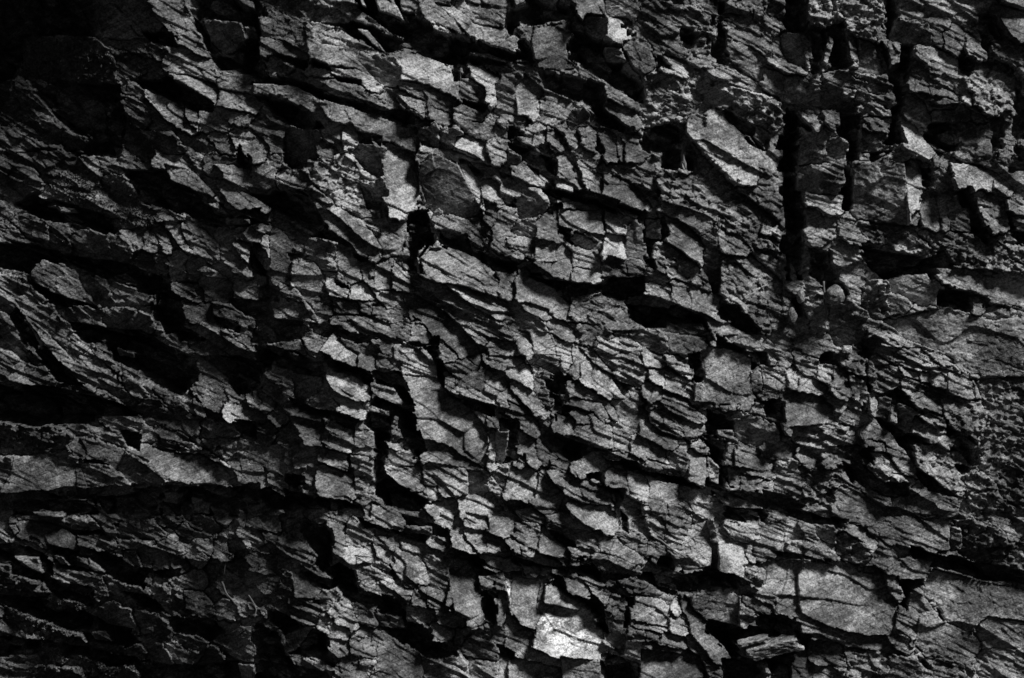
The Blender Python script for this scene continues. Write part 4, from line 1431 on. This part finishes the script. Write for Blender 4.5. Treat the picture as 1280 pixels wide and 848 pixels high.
# ---------------------------------------------------------------- loose things on the cliff
import bmesh
from mathutils import noise as mnoise
def surf(px, py, r=0):
    """point of the wall behind a photograph position (the foremost within r pixels)"""
    i = int(np.argmin(np.abs(GX - px))); j = int(np.argmin(np.abs(GY - py)))
    w = max(1, int(r / STEP)) if r else 0
    y = WY[j - w:j + w + 1, i - w:i + w + 1].min() if w else WY[j, i]
    return float(y)
def at(px, py, y):
    q = (DIST + y) / DIST
    return Vector(((px - 640) * S * q, y, ZC - (py - 424) * S * q))
def put(name, me, loc, label, cat, group=None, mat=None, tone=1.0):
    o = link(name, me); o.location = loc
    me.materials.append(mat or ROCK)
    o['label'] = label; o['category'] = cat; o['tone'] = tone
    if group: o['group'] = group
    return o
def pebble_mesh(rx, ry, rz, seed, sub=4, lump=0.16, flat=0.0):
    bm = bmesh.new(); bmesh.ops.create_icosphere(bm, subdivisions=sub, radius=1.0)
    off = Vector((seed * 7.3, seed * 3.1, seed * 1.7))
    for v in bm.verts:
        d = v.co.normalized()
        f = 1 + lump * mnoise.noise(d * 1.3 + off) + 0.5 * lump * mnoise.noise(d * 3.1 + off) + 0.12 * lump * mnoise.noise(d * 11 + off)
        if flat:
            m_ = max(abs(d.x), abs(d.y), abs(d.z)); f *= (1 - flat) + flat / m_ * 0.8
        v.co = Vector((d.x * rx * f, d.y * ry * f, d.z * rz * f))
    me = bpy.data.meshes.new('stone'); bm.to_mesh(me); bm.free(); return me
def slab_mesh(lx, ly, lz, seed, cut=0.12):
    """broken slab: a box split into small faces, its edges chipped and its faces roughened"""
    bm = bmesh.new(); bmesh.ops.create_cube(bm, size=1.0)
    bmesh.ops.subdivide_edges(bm, edges=bm.edges[:], cuts=11, use_grid_fill=True)
    off = Vector((seed * 5.1, seed * 2.7, seed * 9.2))
    for v in bm.verts:
        c = v.co.copy()
        near = sum(1 for q in c if abs(abs(q) - 0.5) < 1e-4)
        k_ = 1.0 - (0.10 + 0.10 * mnoise.noise(c * 4 + off)) * (near - 1) * 0.5 if near > 1 else 1.0
        c = Vector((c.x * lx * k_, c.y * ly * k_, c.z * lz * k_))
        c.x += lx * cut * mnoise.noise(Vector((0, c.y * 2 / ly, c.z * 2 / lz)) + off)
        c.z += lz * cut * mnoise.noise(Vector((c.x * 3 / lx, c.y / ly, 0)) + off) + lz * 0.10 * mnoise.noise(c * 40 + off)
        c.y += ly * 0.10 * mnoise.noise(c * 30 + off)
        v.co = c
    me = bpy.data.meshes.new('slab'); bm.to_mesh(me); bm.free(); return me
def stone_at(name, px, py, rx, rz, ry, seed, label, tone=1.0, flat=0.0, fwd=0.3, rot=0.0):
    y = surf(px, py, max(rx, rz) * 0.8) - ry * S * fwd
    o = put(name, pebble_mesh(rx * S, ry * S, rz * S, seed, flat=flat), at(px, py, y), label, 'stone', tone=tone)
    o.rotation_euler = (0, math.radians(rot), 0); return o
stone_at('rounded_stone', 1043, 369, 13.5, 12, 13, 1, 'smooth rounded grey stone wedged in the dark hollow beside the hanging root', 0.75, fwd=0.3)
stone_at('oval_stone', 990, 396, 6, 11, 7, 2, 'small upright oval stone in the foot of the black fissure', 0.8)
stone_at('cubic_stone', 979, 789, 4.6, 4.4, 5, 3, 'tiny cube of stone above the pale loose slab', 1.2, flat=0.8)
stone_at('pebble', 924, 822, 2.6, 2.4, 3, 4, 'tiny bright pebble in the hollow left of the pale loose slab', 1.8)
stone_at('dull_pebble', 923, 830, 5.4, 4.8, 5, 5, 'dull rounded pebble just below the tiny bright pebble', 0.6)
stone_at('wedged_block', 1059, 437, 7, 5.5, 7, 6, 'small pale blunt block lodged in the dark gap under the rounded stone', 1.4, flat=0.7)
stone_at('dim_stone', 1001, 371, 5, 9, 6, 8, 'narrow dim stone standing in the rubble beside the black fissure', 0.7)
ys = surf(966, 808, 14) - 0.03
o = put('loose_slab', slab_mesh(66 * S, 24 * S, 17 * S, 3), at(967, 808, ys), 'pale oblong slab lying loose across the dark hollow', 'rock slab', tone=1.35)
o.rotation_euler = (math.radians(24), math.radians(-13), math.radians(-6))
o = put('loose_flake', slab_mesh(38 * S, 16 * S, 3.6 * S, 5), at(943, 800, ys - 0.02), 'thin flat flake resting just above the pale oblong slab', 'rock flake', tone=1.2)
o.rotation_euler = (math.radians(20), math.radians(-14), 0)

BARK = bpy.data.materials.new('dry_root'); BARK.use_nodes = True
bt = BARK.node_tree; bb = bt.nodes['Principled BSDF']
bno = node(bt, 'ShaderNodeTexNoise', Scale=60.0, Detail=4.0); brr = node(bt, 'ShaderNodeValToRGB')
brr.color_ramp.elements[0].color = (0.07, 0.07, 0.07, 1); brr.color_ramp.elements[1].color = (0.2, 0.2, 0.2, 1)
bt.links.new(bno.outputs['Fac'], brr.inputs['Fac']); bt.links.new(brr.outputs['Color'], bb.inputs['Base Color'])
bb.inputs['Roughness'].default_value = 0.9
def root(name, pts, r0, r1, label, cat='root'):
    P3 = []
    for (px, py) in pts: P3.append(at(px, py, surf(px, py, 5) - 0.02))
    # even out the depth so that the root hangs in one sweep
    ym = [p.y for p in P3]
    for q in range(len(P3)): P3[q].y = sum(ym[max(0, q - 1):q + 2]) / len(ym[max(0, q - 1):q + 2])
    path = []
    for q in range(len(P3) - 1):
        for s_ in range(6): path.append(P3[q].lerp(P3[q + 1], s_ / 6))
    path.append(P3[-1])
    bm = bmesh.new(); rings = []
    for q, p in enumerate(path):
        t_ = q / (len(path) - 1); r_ = (r0 + (r1 - r0) * t_) * S * (1 + 0.25 * mnoise.noise(p * 30))
        d = (path[min(q + 1, len(path) - 1)] - path[max(q - 1, 0)]).normalized()
        a_ = d.cross(Vector((0, 1, 0))).normalized(); b_ = d.cross(a_)
        w_ = Vector((mnoise.noise(p * 9), 0, mnoise.noise(p * 9 + Vector((5, 5, 5))))) * 0.012
        rings.append([bm.verts.new(p + w_ + r_ * (math.cos(k_ * math.pi / 3) * a_ + math.sin(k_ * math.pi / 3) * b_)) for k_ in range(6)])
    for q in range(len(rings) - 1):
        for k_ in range(6): bm.faces.new((rings[q][k_], rings[q][(k_ + 1) % 6], rings[q + 1][(k_ + 1) % 6], rings[q + 1][k_]))
    bm.faces.new(rings[0][::-1]); bm.faces.new(rings[-1])
    me = bpy.data.meshes.new(name); bm.to_mesh(me); bm.free()
    for f in me.polygons: f.use_smooth = True
    return put(name, me, (0, 0, 0), label, cat, mat=BARK)
root('twig', [(283, 698), (281, 708), (279, 719)], 1.0, 0.5, 'short pale twig standing up from the small chipped blocks')
root('forked_root', [(277, 727), (282, 738), (287, 747), (294, 756)], 1.3, 0.7, 'pale bent root just below the short pale twig')
root('thin_root', [(311, 743), (316, 753), (320, 763), (319, 772)], 1.1, 0.6, 'thin pale root over the broken block right of the bent root')
root('dry_stick', [(853, 182), (855, 196), (857, 211)], 1.6, 1.2, 'pale dry stick upright in the dark hollow of the upper middle')
root('hanging_root', [(1029, 352), (1031, 372), (1032, 392), (1032, 413)], 1.3, 0.7, 'thin root hanging left of the smooth rounded stone')
root('slanting_root', [(824, 675), (840, 686), (856, 697)], 1.2, 0.8, 'thin root slanting across the black hollow at lower middle right')

MOSS = bpy.data.materials.new('dry_moss'); MOSS.use_nodes = True
mt = MOSS.node_tree; mb_ = mt.nodes['Principled BSDF']
mno = node(mt, 'ShaderNodeTexNoise', Scale=25.0, Detail=4.0); mrr = node(mt, 'ShaderNodeValToRGB')
mrr.color_ramp.elements[0].color = (0.03, 0.03, 0.03, 1); mrr.color_ramp.elements[1].color = (0.16, 0.16, 0.16, 1)
mt.links.new(mno.outputs['Fac'], mrr.inputs['Fac']); mt.links.new(mrr.outputs['Color'], mb_.inputs['Base Color'])
mb_.inputs['Roughness'].default_value = 0.8
def moss(patches, n, seed, label):
    r_ = random.Random(seed); co = []; fa_ = []
    for q in range(n):
        (px0, py0, rx, ry) = patches[q % len(patches)]
        a_ = r_.uniform(0, 2 * math.pi); d_ = math.sqrt(r_.random())
        px, py = px0 + rx * d_ * math.cos(a_), py0 + ry * d_ * math.sin(a_)
        c = at(px, py, surf(px, py) - r_.uniform(0.0, 0.02))
        l = r_.uniform(1.0, 2.6) * S; w_ = l * r_.uniform(0.4, 0.7)
        d1 = Vector((r_.gauss(0, 1), -abs(r_.gauss(0.3, 0.6)), r_.gauss(0, 1))).normalized()
        d2 = d1.cross(Vector((r_.gauss(0, 1), r_.gauss(0, 1), r_.gauss(0, 1)))).normalized()
        d3 = d1.cross(d2) * (w_ * 0.35)
        k_ = len(co)
        co += [c - d1 * l, c + d2 * w_ + d3, c + d1 * l, c - d2 * w_ + d3]; fa_ += [(k_, k_ + 1, k_ + 2), (k_, k_ + 2, k_ + 3)]
    me = bpy.data.meshes.new('moss'); me.from_pydata(co, [], fa_)
    o = put('moss', me, (0, 0, 0), label, 'moss', mat=MOSS); o['kind'] = 'stuff'
moss([(60, 62, 26, 14), (85, 70, 40, 20), (110, 80, 32, 22), (50, 80, 16, 12)], 2600, 1, 'crumbly moss on the dark bed near the upper corner')
moss([(35, 770, 30, 14), (75, 785, 34, 12), (130, 830, 40, 14), (160, 838, 30, 10), (65, 815, 20, 10), (90, 750, 30, 14)], 2600, 2, 'crumbly moss scattered over the dark foot of the cliff')
moss([(130, 250, 50, 24), (170, 270, 30, 14), (90, 228, 34, 14)], 1600, 3, 'thin moss over the shaded ribs under the upper dark bed')
